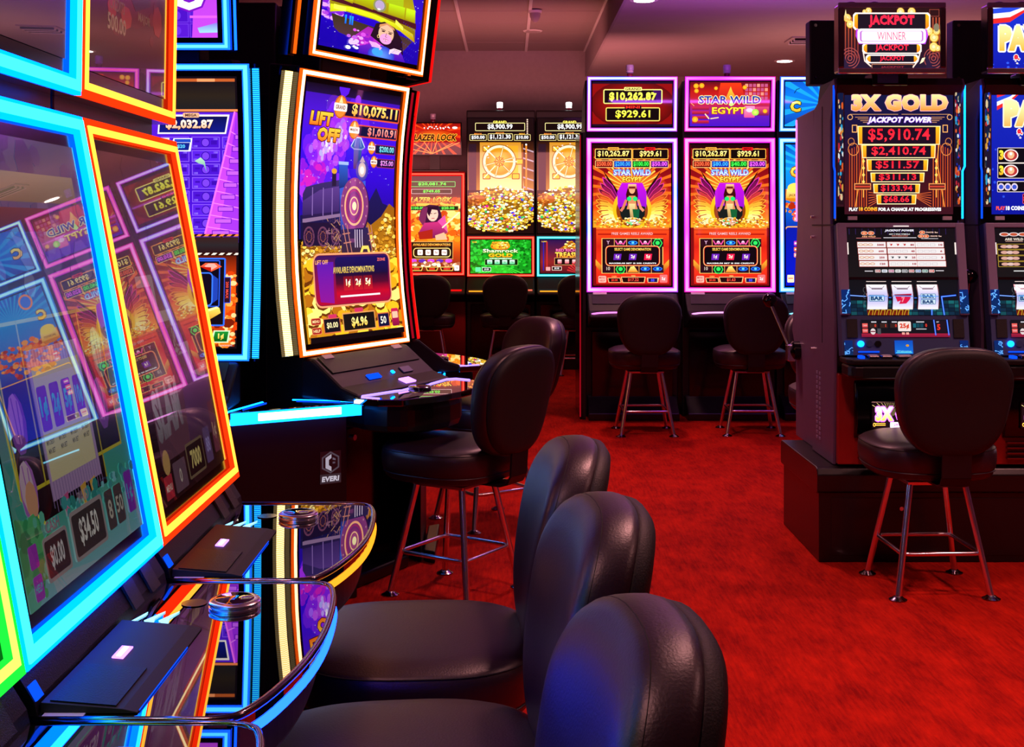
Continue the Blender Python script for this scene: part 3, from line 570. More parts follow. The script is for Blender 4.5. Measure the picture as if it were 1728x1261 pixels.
    a.box(494, 296, 632, 338, 4, '#902860', '#140c38', r=8); a.text('$25.00', 572, 317, 27, '#ffb0ff', '#e060e0', w=96, bold=.02); badge(474, 313, 24, 'MINI')
    a.text('LIFT', 92, 146, 58, '#ffd040', '#ff6a18', w=150, bold=.06, shear=.12, edge='#4a1008', et=4); a.text('OFF', 150, 212, 60, '#ffd040', '#ff6a18', w=150, bold=.06, shear=.12, edge='#4a1008', et=4)
    # panel
    a.rrect(60, 728, 590, 950, 40, '#2a1458', '#b0082a'); a.poly([(80, 760), (190, 760), (180, 940), (90, 930)], '#5a18a8', '#8a1490'); a.rrect(200, 740, 580, 830, 20, '#140f58', '#180a30')
    a.grad(200, 815, 578, 940, ['#180a30', '#50082a', '#c00828', '#a00838']); a.box(54, 722, 596, 956, 8, '#ffa070', r=42); a.box(62, 730, 588, 948, 3, '#601838', r=36)
    a.text('LIFT OFF', 112, 760, 18, '#ffb060', w=84, bold=.02); a.text('ZONE', 530, 756, 14, '#ff7060', w=60, bold=.02); a.text('AVAILABLE DENOMINATIONS', 330, 797, 28, '#ffe070', '#c8a040', w=290, bold=.02)
    for i, t in enumerate(('1¢', '2¢', '5¢')): a.rect(252+i*70, 826, 316+i*70, 888, '#701020', '#c01828'); a.text(t, 284+i*70, 856, 36, '#ffffff', '#ffe070', bold=.04)
    a.rect(224, 909, 506, 917, '#ffe8f0')
    for y in (1010, 1050): a.rrect(14, y-15, 78, y+15, 8, '#e08050'); a.rrect(18, y-12, 74, y+12, 7, '#a01818'); a.text('MENU' if y < 1030 else 'HELP', 46, y, 12, '#ffe0a0', w=44)
    a.box(92, 1000, 205, 1066, 5, '#d06840', '#101018', r=5); a.text('$0.00', 150, 1033, 28, '#fff0b0', w=74, bold=.02); a.rrect(128, 986, 184, 1002, 6, '#d03060')
    a.box(222, 985, 452, 1068, 6, '#e09850', '#12100c', r=5); a.text('$4.96', 337, 1030, 48, '#fff8a0', '#ffc020', w=112, bold=.04); a.rrect(310, 968, 370, 986, 6, '#d03060')
    a.box(468, 1000, 556, 1066, 5, '#d06840', '#0c1038', r=5); a.text('50', 510, 1033, 34, '#fff8e0', w=42, bold=.02)
    a.rrect(574, 985, 628, 1066, 8, '#d02050', '#801040'); a.rrect(580, 1000, 622, 1030, 4, '#ffc0a0')
    a.rect(0, 1076, 660, 1100, '#0a0608'); return a
def art_liftoff_top():
    a = Art(0, -330, 700, 460); a.rect(0, -330, 700, 2, '#2408a8', '#3010c0'); a.blobs(0, -330, 700, 0, 50, 2, 4, ['#fff', '#a0a0ff'], seg=5)
    a.poly([(90, -200), (580, -200), (640, 2), (30, 2)], '#8a7a10', '#b0a010')
    for x0, x1, c in ((110, 210, '#b8c818'), (225, 335, '#98a810'), (430, 540, '#a8c018')): a.poly([(x0, -195), (x1, -195), (x1+10, 2), (x0-10, 2)], c)
    a.grad(0, 0, 700, 460, ['#3010c0', '#2808c8', '#1c04a8', '#1804a0']); a.blobs(0, 0, 130, 240, 60, 14, 40, ['#8020d0', '#b040d8', '#6018d0', '#e0a0f0'])
    a.blobs(0, 0, 700, 460, 50, 1.5, 3, ['#fff', '#a0a0ff'], seg=5)
    a.poly([(60, 195), (600, 250), (640, 270), (560, 400), (500, 420), (120, 330), (85, 300)], '#3a3010', '#5a3048')
    a.poly([(30, 0), (640, 0), (655, 190), (660, 270), (560, 210), (350, 165), (120, 155), (50, 190)], '#b0a010', '#7a5808')
    a.poly([(40, 60), (655, 110), (660, 160), (350, 110), (50, 100)], '#4a1420'); 
    for x0, x1, c in ((60, 190, '#e8ff20'), (205, 330, '#b8c810'), (440, 560, '#c0e818'), (570, 640, '#d0ff20')): a.poly([(x0, 0), (x1, 0), (x1, 70+x1*.06), (x0, 55+x0*.06)], c, '#a08808')
    a.poly([(48, 125), (200, 108), (350, 120), (520, 155), (640, 205), (660, 275), (540, 205), (350, 160), (160, 150), (50, 185)], '#e8f820', '#b88008')
    for x0, x1 in ((70, 150), (500, 560)): a.poly([(x0, 118), (x1, 116+(x1-70)*.1), (x1, 150+(x1-70)*.09), (x0, 155)], '#f8ff50')
    a.disc(375, 40, 46, 52, '#8a9060'); a.disc(375, 36, 34, 40, '#b8a0c8'); a.disc(372, 70, 12, 8, '#f0fff0')
    for x in (150, 180, 195): a.rect(x, 180, x+10, 250, '#20b0ff', '#1060ff')
    # fortune teller
    a.poly([(230, 320), (310, 230), (520, 280), (470, 420), (260, 400)], '#a020a8', '#c030c8'); a.blobs(200, 280, 340, 400, 26, 8, 24, ['#d850e0', '#9018c0', '#e8a0f0'])
    a.poly([(330, 300), (360, 190), (420, 160), (500, 190), (560, 280), (580, 400), (500, 400), (380, 330)], '#281420', '#200820')
    a.disc(440, 255, 56, 78, '#e8b898', n=24); a.disc(440, 300, 44, 44, '#e8a0d8', n=20); a.poly([(385, 215), (440, 180), (500, 215), (495, 195), (440, 165), (388, 190)], '#d89060')
    a.disc(418, 240, 13, 6, '#401828'); a.disc(468, 248, 13, 6, '#401828'); a.line([(400, 224), (432, 230)], 5, '#301018'); a.line([(455, 234), (486, 238)], 5, '#301018'); a.line([(443, 250), (436, 282), (448, 285)], 4, '#a06060'); a.poly([(420, 302), (440, 298), (462, 304), (440, 318)], '#c01878'); a.rect(428, 305, 454, 310, '#fff')
    a.ring(386, 290, 9, 14, 3, '#ffe080')
    a.blobs(180, 330, 260, 440, 16, 10, 22, ['#ffffff', '#e0c0f8', '#c060e0'])
    a.poly([(260, 400), (330, 370), (560, 380), (600, 460), (260, 460)], '#7020c0', '#4010b0'); a.disc(420, 440, 96, 80, '#6098f0', c2='#3030c8', n=24); a.disc(390, 420, 40, 34, '#40a0f0')
    for k in range(4): a.line([(330+k*6, 352+k*10), (372+k*14, 350+k*10), (404, 366+k*10)], 9, '#f0b0e8')
    for k in range(4): a.line([(560-k*6, 372+k*10), (508-k*10, 366+k*12), (478, 384+k*10)], 9, '#ffd8e8')
    for k in range(40): a.line([(560+k % 7*16, 120+k*8), (558+k % 7*16, 132+k*8)], 1.5, '#4030d0')
    return a
def art_cash():
    a = Art(333, 350, 1200, 1800)
    a.rect(320, 340, 1210, 1810, '#120a10'); a.rect(333, 362, 1190, 378, '#c05a28'); a.grad(333, 378, 1190, 530, ['#1c1418', '#2a2018', '#1c1c20']); a.rect(333, 524, 1200, 536, '#ff8a50')
    for x in range(340, 1190, 220): a.rect(x, 362, x+90, 378, '#ff9a60')
    a.grad(333, 540, 1195, 1190, ['#6020d8', '#5014d0', '#4010c0', '#4810d0', '#5a18e0'])
    for i in range(6):
        for j in range(8):
            x = 345+i*155; y = 670+j*70-20*0; 
            a.box(x, y+j*2, x+142, y+j*2+62, 4, '#8a58ff', '#5a20e0' if (i+j) % 2 else '#4a14cc'); a.disc(x+70, y+j*2+31, 22, 24, '#7a40f0'); a.ring(x+70, y+j*2+31, 22, 24, 4, '#3008a0'); a.text('100', x+122, y+j*2+12, 11, '#9a78ff'); a.text('100', x+20, y+j*2+50, 11, '#9a78ff')
            a.rect(x+16, y+j*2+20, x+40, y+j*2+30, '#3c0cb0'); a.rect(x+98, y+j*2+20, x+128, y+j*2+42, '#3c0cb0')
    a.poly([(1188, 540), (1200, 540), (1200, 1200), (1030, 1200)], '#b838f0', '#d850f0'); a.poly([(1195, 540), (1200, 700), (1200, 1200), (1100, 1200)], '#9a28e8', '#a838e8'); a.line([(1186, 540), (1030, 1192)], 9, '#ff70ff')
    for j in range(9): y = 640+j*64; x = 1184-(y-540)*.23; a.line([(x, y), (x+(1200-x), y+26)], 5, '#f080ff'); a.box(x+22, y+18, x+22+50+j*5, y+46, 4, '#7010c0', '#c860f8')
    a.poly([(980, 800), (1010, 780), (1030, 800), (1040, 860), (1025, 820), (1000, 812)], '#b8e8c0', '#5090a0')
    # jackpots
    for x0, x1, t, w_ in ((420, 762, '$1,278.47', 200), (795, 1160, '$2,032.87', 240)):
        a.poly([(x0, 655), (x0+10, 552), (x1, 552), (x1-20, 655)], '#fff0e8'); a.poly([(x0+8, 647), (x0+17, 562), (x1-10, 562), (x1-26, 647)], '#0c1050', '#101880'); a.text(t, (x0+x1)/2+(-20 if x0 > 500 else 40), 606, 56, '#fff8f0', '#ffa868', w=w_, bold=.05, edge='#200408', et=3)
    a.rrect(925, 542, 1008, 568, 8, '#e8b088'); a.text('MEGA', 966, 555, 15, '#401010', w=58, bold=.03)
    a.poly([(690, 712), (700, 676), (855, 676), (848, 712)], '#ffe8d0'); a.rect(705, 682, 845, 704, '#e07830'); a.text('MAJOR BONUS', 776, 693, 16, '#fff', w=130, bold=.03)
    a.poly([(860, 748), (875, 678), (970, 678), (960, 748)], '#fff'); a.poly([(868, 742), (880, 702), (958, 702), (950, 742)], '#102088'); a.rect(880, 682, 962, 700, '#2048c0'); a.text('$20', 913, 722, 22, '#60d0ff', w=40, bold=.03)
    # stripes and lower fire game
    for yy in (1190, 1290):
        a.rect(333, yy, 1200, yy+14, '#301008')
        for k in range(24): a.poly([(340+k*38, yy+12), (352+k*38, yy+1), (372+k*38, yy+1), (360+k*38, yy+12)], '#ff8a40' if yy < 1200 else '#fff0e0')
    a.grad(333, 1206, 1200, 1290, ['#3a1c18', '#2a2428', '#2a1014']); a.text('MORE', 820, 1250, 60, '#ff6018', '#c02808', w=330, bold=.05)
    a.grad(333, 1306, 1190, 1790, ['#5a1808', '#c83808', '#ff6810', '#e04808', '#a02808'])
    a.blobs(1130, 1400, 1195, 1780, 70, 8, 20, ['#ff8020', '#ffb050', '#e04008', '#ffd890', '#f06010']); a.blobs(333, 1600, 1190, 1790, 90, 14, 34, ['#ff7818', '#ffb040', '#c83808', '#7a1c08'])
    a.box(560, 1318, 1138, 1682, 8, '#3070ff', '#140a10', r=10); a.box(760, 1330, 1110, 1580, 6, '#2858e0', '#0c0818', r=8)
    a.box(700, 1395, 1075, 1576, 7, '#3878ff', '#100818', r=24); a.poly([(1075, 1410), (1100, 1430), (1100, 1540), (1075, 1560)], '#2040b0')
    a.poly([(1008, 1365), (1035, 1345), (1090, 1345), (1118, 1365), (1064, 1392)], '#ff5a38'); a.poly([(1030, 1362), (1050, 1348), (1080, 1348), (1096, 1364), (1064, 1384)], '#ffb0a0'); a.poly([(1008, 1365), (1064, 1368), (1064, 1392)], '#c01808')
    a.poly([(1040, 1610), (1110, 1585), (1118, 1612), (1050, 1655)], '#ffe060', '#d08818'); a.poly([(1040, 1610), (1110, 1585), (1096, 1578), (1030, 1598)], '#fff0a0')
    a.box(1130, 1420, 1165, 1560, 4, '#3050d0', '#301020', r=6); a.text('200 MAX', 1147, 1490, 14, '#ff5040', rot=90, w=90)
    a.poly([(1070, 1770), (1085, 1705), (1168, 1705), (1160, 1770)], '#d0f0c0'); a.poly([(1080, 1764), (1092, 1711), (1160, 1711), (1152, 1764)], '#189030', '#085010'); a.text('1¢', 1122, 1738, 34, '#fff080', '#e0b030', bold=.05)
    a.box(860, 1712, 1060, 1772, 5, '#c0b0c0', '#100810', r=8); a.text('$8.20', 960, 1742, 30, '#fff', w=90); a.text('MALFUNCTION VOIDS PAYS', 1150, 1785, 8, '#c0c0c0', w=60); return a
def art_cash_top():
    a = Art(381, -400, 1155, 205); a.grad(381, -400, 1155, 205, ['#5010c8', '#6a18e0', '#5814d0', '#4810b8'])
    for i in range(6):
        for j in range(7): x = 385+i*125; y = -390+j*86; a.box(x, y, x+118, y+78, 3, '#7a40e8', '#4a10c0' if (i+j) % 2 else '#5618cc'); a.disc(x+60, y+40, 18, 24, '#6a30e0')
    a.poly([(1060, -400), (1155, -400), (1155, 205), (1020, 205)], '#b030e0', '#c848e8'); a.rect(1010, 80, 1155, 94, '#e060f0'); a.poly([(1050, 150), (1155, 120), (1155, 176), (1060, 178)], '#8a70f0', '#a0e0f0')
    a.poly([(850, 60), (880, 50), (862, 130), (850, 160)], '#30e040', '#20a040')
    a.text('DO', 935, -30, 160, '#ffffff', '#fff0ff', w=320, bold=.06, edge='#7a10c0', et=12); return a
def art_shells():
    a = Art(0, 0, 600, 720, k=.32)
    a.grad(0, 0, 600, 720, ['#6078a0', '#5060a0', '#403a80', '#306a80', '#30908a', '#40a890', '#80c0c8'])
    a.blobs(0, 0, 600, 260, 60, 20, 50, ['#4a58a0', '#7a70b0', '#304a90', '#8a88b0']); a.rect(30, 60, 560, 110, '#cfc0a0', '#a08860'); a.rect(30, 120, 400, 160, '#8a2838', '#602030')
    a.rect(45, 300, 560, 560, '#0a0a0c'); a.box(45, 300, 560, 560, 6, '#d0c020'); a.rect(150, 300, 156, 600, '#c0b020'); a.rect(440, 300, 446, 600, '#c0b020'); a.rect(60, 560, 440, 610, '#0a0a0c'); a.line([(20, 300), (45, 560), (120, 612)], 6, '#e0d020')
    for x, y, c, d in ((86, 450, '#c878d8', '#8a3aa8'), (80, 552, '#d8b8c8', '#b06ac0'), (488, 470, '#b868d0', '#7a38a0'), (520, 380, '#60d0b8', '#308a80')): a.disc(x, y+4, 34, 48, d, n=10); a.disc(x-4, y-4, 26, 40, c, n=9); a.line([(x-10, y-36), (x-4, y+36)], 4, d); a.line([(x+10, y-30), (x+6, y+30)], 4, d)
    a.disc(84, 570, 24, 30, '#e0a078', n=9)
    a.poly([(165, 350), (415, 350), (420, 590), (170, 590)], '#c0a8c8', '#b890c0')
    for k in range(20): a.line([(168+k*13, 352), (172+k*13, 600+8*(k % 2))], 2.5, '#8a70a0')
    a.rect(180, 378, 405, 560, '#e8dca0', '#e0d0a0'); a.rect(180, 378, 405, 396, '#e8dc50')
    for i, t in enumerate(('1¢', '2¢', '5¢', '10¢')): x = 205+i*58; a.rrect(x-22, 410, x+22, 482, 6, '#8a30b8'); a.text(t, x, 446, 40, '#50e0e8', '#40a8d0', w=34, bold=.05); a.text('MIN CREDIT', x, 500, 8, '#4a4030', w=36); a.text('MIN BET', x, 514, 8, '#4a4030', w=30)
    for x in (210, 300, 350): a.poly([(x, 590), (x+30, 586), (x+22, 620), (x+8, 624)], ('#d05890', '#3090b0', '#e0a840')[x//60 % 3])
    a.blobs(0, 600, 150, 720, 40, 8, 30, ['#30a060', '#50b870', '#208850', '#60c0a0']); a.blobs(150, 600, 600, 640, 40, 6, 16, ['#40a0a0', '#80c8d0', '#309088'])
    a.rrect(90, 632, 200, 700, 8, '#a89898'); a.rrect(96, 638, 194, 694, 6, '#3a3034'); a.text('$0.00', 145, 667, 38, '#e0d8d8', w=60, bold=.03); a.text('CASH', 145, 620, 18, '#a07888')
    a.rrect(220, 620, 390, 700, 8, '#a89898'); a.rrect(228, 627, 382, 694, 6, '#403838'); a.text('$34.50', 305, 660, 46, '#f0e8e0', w=96, bold=.03); a.text('PAID', 305, 606, 18, '#a08898')
    a.rrect(405, 622, 450, 690, 6, '#504648'); a.rrect(458, 622, 505, 690, 6, '#504648'); a.text('8', 428, 656, 34, '#c8c0b0'); a.text('50', 482, 656, 30, '#c8c0b0')
    a.rrect(530, 610, 575, 685, 6, '#8a30b8'); a.text('1¢', 552, 650, 36, '#50c0e0', w=30); a.rrect(30, 630, 66, 665, 5, '#a838c0'); a.rrect(30, 675, 66, 712, 5, '#b040c8'); a.text('HELP', 48, 694, 12, '#60d0e0', w=28)
    return a
def art_shells_top():
    a = Art(0, 0, 600, 600, k=.34); a.grad(0, 0, 600, 600, ['#3a4a90', '#5038a8', '#6030b0', '#50408a', '#303048'])
    a.blobs(0, 0, 330, 330, 26, 30, 60, ['#6a38b8', '#5030a0', '#8048c0']); a.disc(200, 260, 110, 80, '#e070a0', n=18); a.disc(200, 255, 98, 66, '#8a2890', n=18); a.text('LUNCH', 190, 210, 46, '#f0c040', '#e06030', w=170, bold=.05, edge='#501850', et=4)
    a.blobs(380, 150, 560, 420, 30, 10, 26, ['#507890', '#806a90', '#306070']); return a
def art_slam():
    a = Art(0, 0, 600, 720, k=.36); a.rect(0, 0, 600, 720, '#1c0c10', '#2a1418'); a.blobs(0, 0, 600, 380, 50, 30, 60, ['#30101a', '#401418', '#280c20'])
    a.rect(60, 250, 560, 640, '#5a3048', '#6a4050'); a.line([(120, 270), (230, 270), (230, 350), (330, 350), (330, 430), (430, 430), (430, 500), (540, 500)], 24, '#b0a0a0')
    for k in range(10): a.ring(140+k % 5*55, 400+k//5*60, 40, 30, 5, '#8a3a58', n=14)
    a.disc(170, 470, 90, 60, '#9a9098', c2='#504048', n=20); a.text('SLAM', 170, 540, 110, '#c8c0c8', '#80707a', w=210, bold=.06, rot=-4)
    a.poly([(330, 470), (560, 520), (560, 640), (300, 640)], '#6a3a80', '#50304a'); a.disc(90, 640, 26, 26, '#d0a060'); a.rect(50, 665, 110, 712, '#c03040'); a.text('MENU', 80, 690, 14, '#f0d0c0', w=46)
    a.rrect(130, 650, 230, 712, 5, '#705060'); a.text('0', 180, 682, 30, '#d0c0b0'); a.rrect(250, 630, 400, 706, 5, '#806a50'); a.rrect(256, 636, 394, 700, 4, '#181010'); a.text('7000', 325, 668, 40, '#e8d080', w=92, bold=.04)
    a.rrect(420, 620, 480, 700, 5, '#6a5080'); a.text('88', 450, 660, 34, '#b0a0e0', w=36); a.rrect(510, 570, 560, 690, 5, '#803a50'); a.text('1¢', 535, 640, 40, '#e0c0a0', w=30); return a
def art_slam_top():
    a = Art(0, 0, 600, 600, k=.62); a.rect(0, 0, 600, 600, '#5a1410', '#30100e'); a.disc(300, 260, 260, 210, '#a82818', c2='#5a1410', n=26); a.blobs(60, 60, 560, 480, 50, 14, 46, ['#982418', '#7a1c18', '#b03020', '#601818'])
    a.poly([(150, 180), (460, 240), (450, 400), (330, 430), (160, 330)], '#38201c')
    for t, x, y, h, w_ in (('S', 175, 210, 150, 80), ('L', 265, 290, 180, 74), ('A', 350, 250, 150, 84), ('M', 445, 290, 130, 96)): a.text(t, x, y, h, '#e8a848', '#a06a28', w=w_, bold=.05, edge='#2a1008', et=8)
    a.text('CREDITS', 190, 440, 26, '#8a5a48', w=110); a.text('500.00', 190, 480, 36, '#b08068', w=130); a.text('MAJOR', 400, 440, 26, '#8a5a48', w=100)
    for k in range(10): a.poly([(120+k*46, 150+40*(k % 3)), (140+k*46, 140+40*(k % 3)), (128+k*46, 180+40*(k % 3))], '#d0805a')
    return a
def art_reds():
    a = Art(0, 0, 600, 720, k=.4); a.rect(0, 0, 600, 720, '#30100e', '#5a2010'); a.blobs(0, 200, 600, 720, 90, 20, 60, ['#802810', '#a84818', '#401410', '#601c30']); return a

# ---- three-reel machines
def art_jackpot_topper():
    a = Art(245, 125, 1420, 815); a.grad(240, 120, 1425, 820, ['#241014', '#3a1818', '#2c1420', '#241830'])
    for x0 in (270, 1300):
        for k in range(5): a.rect(x0-10+k*38, 240, x0+2+k*38, 700, '#c85838', '#7a2828')
    a.box(1290, 150, 1410, 230, 5, '#a04838')
    for cx in (320, 1340):
        for r_ in (30, 60, 90, 120): a.ring(cx, 700, r_, r_, 10, '#a04848', n=24)
        a.poly([(cx-90, 815), (cx-90, 640), (cx, 815)], '#2a1c38')
    for x, y, r in ((550, 170, 40), (940, 180, 48), (1075, 180, 50), (290, 250, 48), (325, 320, 46), (1290, 400, 50), (1350, 470, 55), (1345, 575, 55), (1395, 590, 36), (1380, 400, 44), (500, 180, 26)): a.disc(x, y, r, r, '#b87818', n=18); a.disc(x-4, y-4, r*.9, r*.9, '#fff8c0', c2='#ffc850', n=18); a.ring(x-4, y-4, r*.5, r*.5, 4, '#d09030', n=14)
    a.disc(1375, 355, 34, 48, '#807860', n=14); a.poly([(250, 240), (268, 150), (285, 240), (330, 280), (240, 270)], '#fff0b0', '#e0a840'); a.poly([(1170, 765), (1200, 700), (1240, 690), (1215, 740)], '#fff0c0')
    def bar(x0, x1, y0, y1, t, fill='#1c1420', c='#ff2848', e='#fff0e8', ch=26, h=.8, tw=.66):
        o = lambda d: [(x0-d+ch, y0-d), (x1+d-ch, y0-d), (x1+d, y0-d+ch), (x1+d, y1+d-ch), (x1+d-ch, y1+d), (x0-d+ch, y1+d), (x0-d, y1+d-ch), (x0-d, y0-d+ch)]
        a.poly(o(8), e); a.poly(o(-8), '#ffb820', '#ff7a18'); a.rect(x0+50, y0+8, x1-50, y1-4, fill); a.text(t, (x0+x1)/2, (y0+y1)/2, (y1-y0)*h, c, w=(x1-x0-110)*tw, bold=.03)
    bar(585, 1090, 775, 815, '', h=.5) if False else a.box(585, 765, 1095, 830, 6, '#d08a68', '#201420'); a.text('JACKPOT', 840, 800, 22, '#a02838', w=280, bold=.02)
    a.line([(480, 620), (500, 730), (575, 790)], 14, '#ffe0d0'); a.line([(1180, 620), (1150, 730), (1090, 800)], 14, '#ffe0d0')
    bar(520, 1150, 665, 748, 'JACKPOT', tw=.58); bar(478, 1186, 535, 642, 'JACKPOT', tw=.68); bar(365, 1292, 195, 375, 'JACKPOT', tw=.68)
    a.text('JACKPOT', 828, 287, 128, '#ff2848', w=556, bold=.05)
    a.poly([(395, 375), (1255, 375), (1275, 440), (1240, 540), (430, 540), (390, 450)], '#c040ff'); a.rrect(412, 368, 1246, 534, 40, '#ffffff'); a.rrect(440, 392, 1216, 512, 26, '#c070d0'); a.rrect(462, 396, 1196, 506, 20, '#ffffff'); a.text('WINNER', 828, 450, 92, '#e86090', w=352, bold=.0)
    return a
def art_gold():
    a = Art(345, 465, 930, 1140); a.grad(340, 460, 935, 1145, ['#101a40', '#14123a', '#1c1030', '#2c1020', '#401018', '#38101c'])
    for i in range(11): a.rect(368+i*52, 466, 416+i*52, 496, ['#c03030', '#e07868', '#30c8e0', '#58d8e8', '#30b8d8', '#48c8e0', '#e05850', '#e07868', '#38b0f0', '#40d0d8', '#38c0d0'][i])
    for sgn in (-1, 1):
        X = lambda x: 643+sgn*x
        for k in range(8): a.line([(X(180+k*13), 760+k*6), (X(180+k*13), 1100)], 4, ('#e06028', '#b83818')[k % 2])
        a.line([(X(240), 1100), (X(200), 860), (X(215), 740)], 4, '#ffa040'); a.ring(X(250), 800, 30, 34, 4, '#d88040'); a.ring(X(262), 760, 18, 20, 3, '#d88040'); a.ring(X(268), 632, 15, 15, 4, '#e0a068'); a.line([(X(268), 617), (X(10), 617)], 3, '#c08a60')
        for k in range(4): a.line([(X(170), 632+k*9), (X(240-k*14), 632+k*9)], 3, '#c88a60')
        a.box(min(X(230), X(258)), 672, max(X(230), X(258)), 712, 4, '#ffb060')
        a.line([(X(196), 1050), (X(196), 850)], 5, '#ffb048')
        for k in range(4): a.poly([(X(196), 850+k*36), (X(204), 862+k*36), (X(196), 874+k*36), (X(188), 862+k*36)], '#ffd060')
        a.box(min(X(155), X(246)), 978, max(X(155), X(246)), 1012, 5, '#e09050', '#501c18'); a.line([(min(X(160), X(240)), 995), (max(X(160), X(240)), 995)], 8, '#c84030')
        for k in range(6): a.line([(X(90), 1035+k*4), (X(168), 1025+k*15)], 3, '#d86030')
    def win(x0, x1, y0, y1, t, c='#ff1830'):
        a.poly([(x0, y1), (x0-4, y0), (x1+4, y0), (x1, y1)], '#fff0b0'); a.poly([(x0+4, y1-4), (x0+1, y0+4), (x1-1, y0+4), (x1-4, y1-4)], '#ffb820', '#ff8a10'); a.rect(x0+22, y0+5, x1-22, y1-4, '#1a0c1c'); a.text(t, (x0+x1)/2, (y0+y1)/2, (y1-y0)*.72, c, '#ff3040', w=(x1-x0-44)*.84, bold=.02)
    win(418, 858, 678, 776, '$5,910.74'); win(440, 832, 776, 846, '$2,410.74'); win(468, 792, 852, 914, '$511.57'); win(488, 772, 922, 972, '$311.13'); win(502, 748, 980, 1030, '$133.94'); win(520, 728, 1036, 1088, '$68.66')
    a.text('3X GOLD', 642, 556, 88, '#ffe8a0', '#e08828', w=520, bold=.07, edge='#ffb0c0', et=3); a.text('JACKPOT POWER', 640, 650, 38, '#ffffff', '#e8c8ff', w=345, bold=.05, shear=.25, edge='#5010a0', et=3)
    a.text('PLAY', 393, 1114, 18, '#fff', w=48, bold=.05); a.text('18 COINS', 472, 1113, 20, '#ffd838', '#ff7018', w=98, bold=.05); a.text('FOR A CHANCE AT PROGRESSIVES', 696, 1114, 18, '#fff', w=338, bold=.05); return a
def art_patriot(topper):
    if topper:
        a = Art(1250, 50, 1700, 345); a.rect(1240, 40, 1710, 350, '#1830c8', '#1018a0'); a.blobs(1250, 200, 1700, 345, 30, 4, 8, ['#3058f0'], seg=5)
        for k, c in enumerate(('#e02828', '#f0f0ff', '#2848d8', '#e8e8f8')): a.poly([(1250, 130-k*24), (1330, 122-k*24), (1420, 60-k*10), (1420, 44), (1250, 44)], c)
        a.text('PAYS', 1400, 200, 125, '#fff0a8', '#e8b030', w=240, bold=.08, edge='#ffffff', et=7); a.text('&', 1362, 300, 44, '#e02838', w=34, bold=.06, edge='#ffffff', et=3); return a
    a = Art(1185, 470, 1800, 1140); a.grad(1180, 460, 1810, 1145, ['#1828b0', '#1020a8', '#0c18a0', '#0a1490']); a.blobs(1190, 760, 1790, 1140, 26, 4, 9, ['#2848d8'], seg=5)
    for k, c in enumerate(('#e02828', '#f0f0ff', '#2848d8', '#e02838', '#f0f0ff')): a.poly([(1215, 600-k*22), (1290, 560-k*16), (1360, 500-k*8), (1360, 466), (1215, 466)], c)
    a.rect(1290, 466, 1330, 500, '#28b0e0')
    a.text('PAYS', 1430, 615, 140, '#fff8b0', '#f0a850', w=350, bold=.08, edge='#fff0d0', et=7); a.text('&', 1345, 720, 48, '#e02838', w=40, bold=.06, edge='#ffffff', et=4)
    for y in (834, 914): a.box(1218, y-40, 1600, y+40, 3, '#e8d8d0', '#0a0810', r=5); a.text('3', 1240, y-2, 50, '#fff040', '#e8a020', w=26, bold=.06); a.disc(1294, y, 42, 32, '#f0e0e0', n=20); a.disc(1294, y, 36, 26, '#b03030', n=18); a.disc(1294, y-2, 20, 20, '#e8b080'); a.disc(1294, y-8, 8, 8, '#f8f0f0')
    a.box(1216, 968, 1600, 1025, 3, '#e8d8d0', '#0a0810', r=5)
    for k in range(3): a.disc(1238+k*38, 998, 19, 20, '#d8c8d8', n=14); a.disc(1238+k*38, 998, 13, 12, '#3850c0', n=10)
    a.text('$', 1380, 998, 36, '#ff3040', w=22, bold=.04); a.box(1360, 1034, 1600, 1085, 3, '#e04050', '#0a0810', r=5); a.text('$', 1374, 1060, 30, '#ff3040', bold=.04)
    a.text('PLAY', 1236, 1108, 20, '#ff5030', w=52, bold=.05); a.text('18 COINS', 1318, 1108, 22, '#fff', w=105, bold=.05); return a
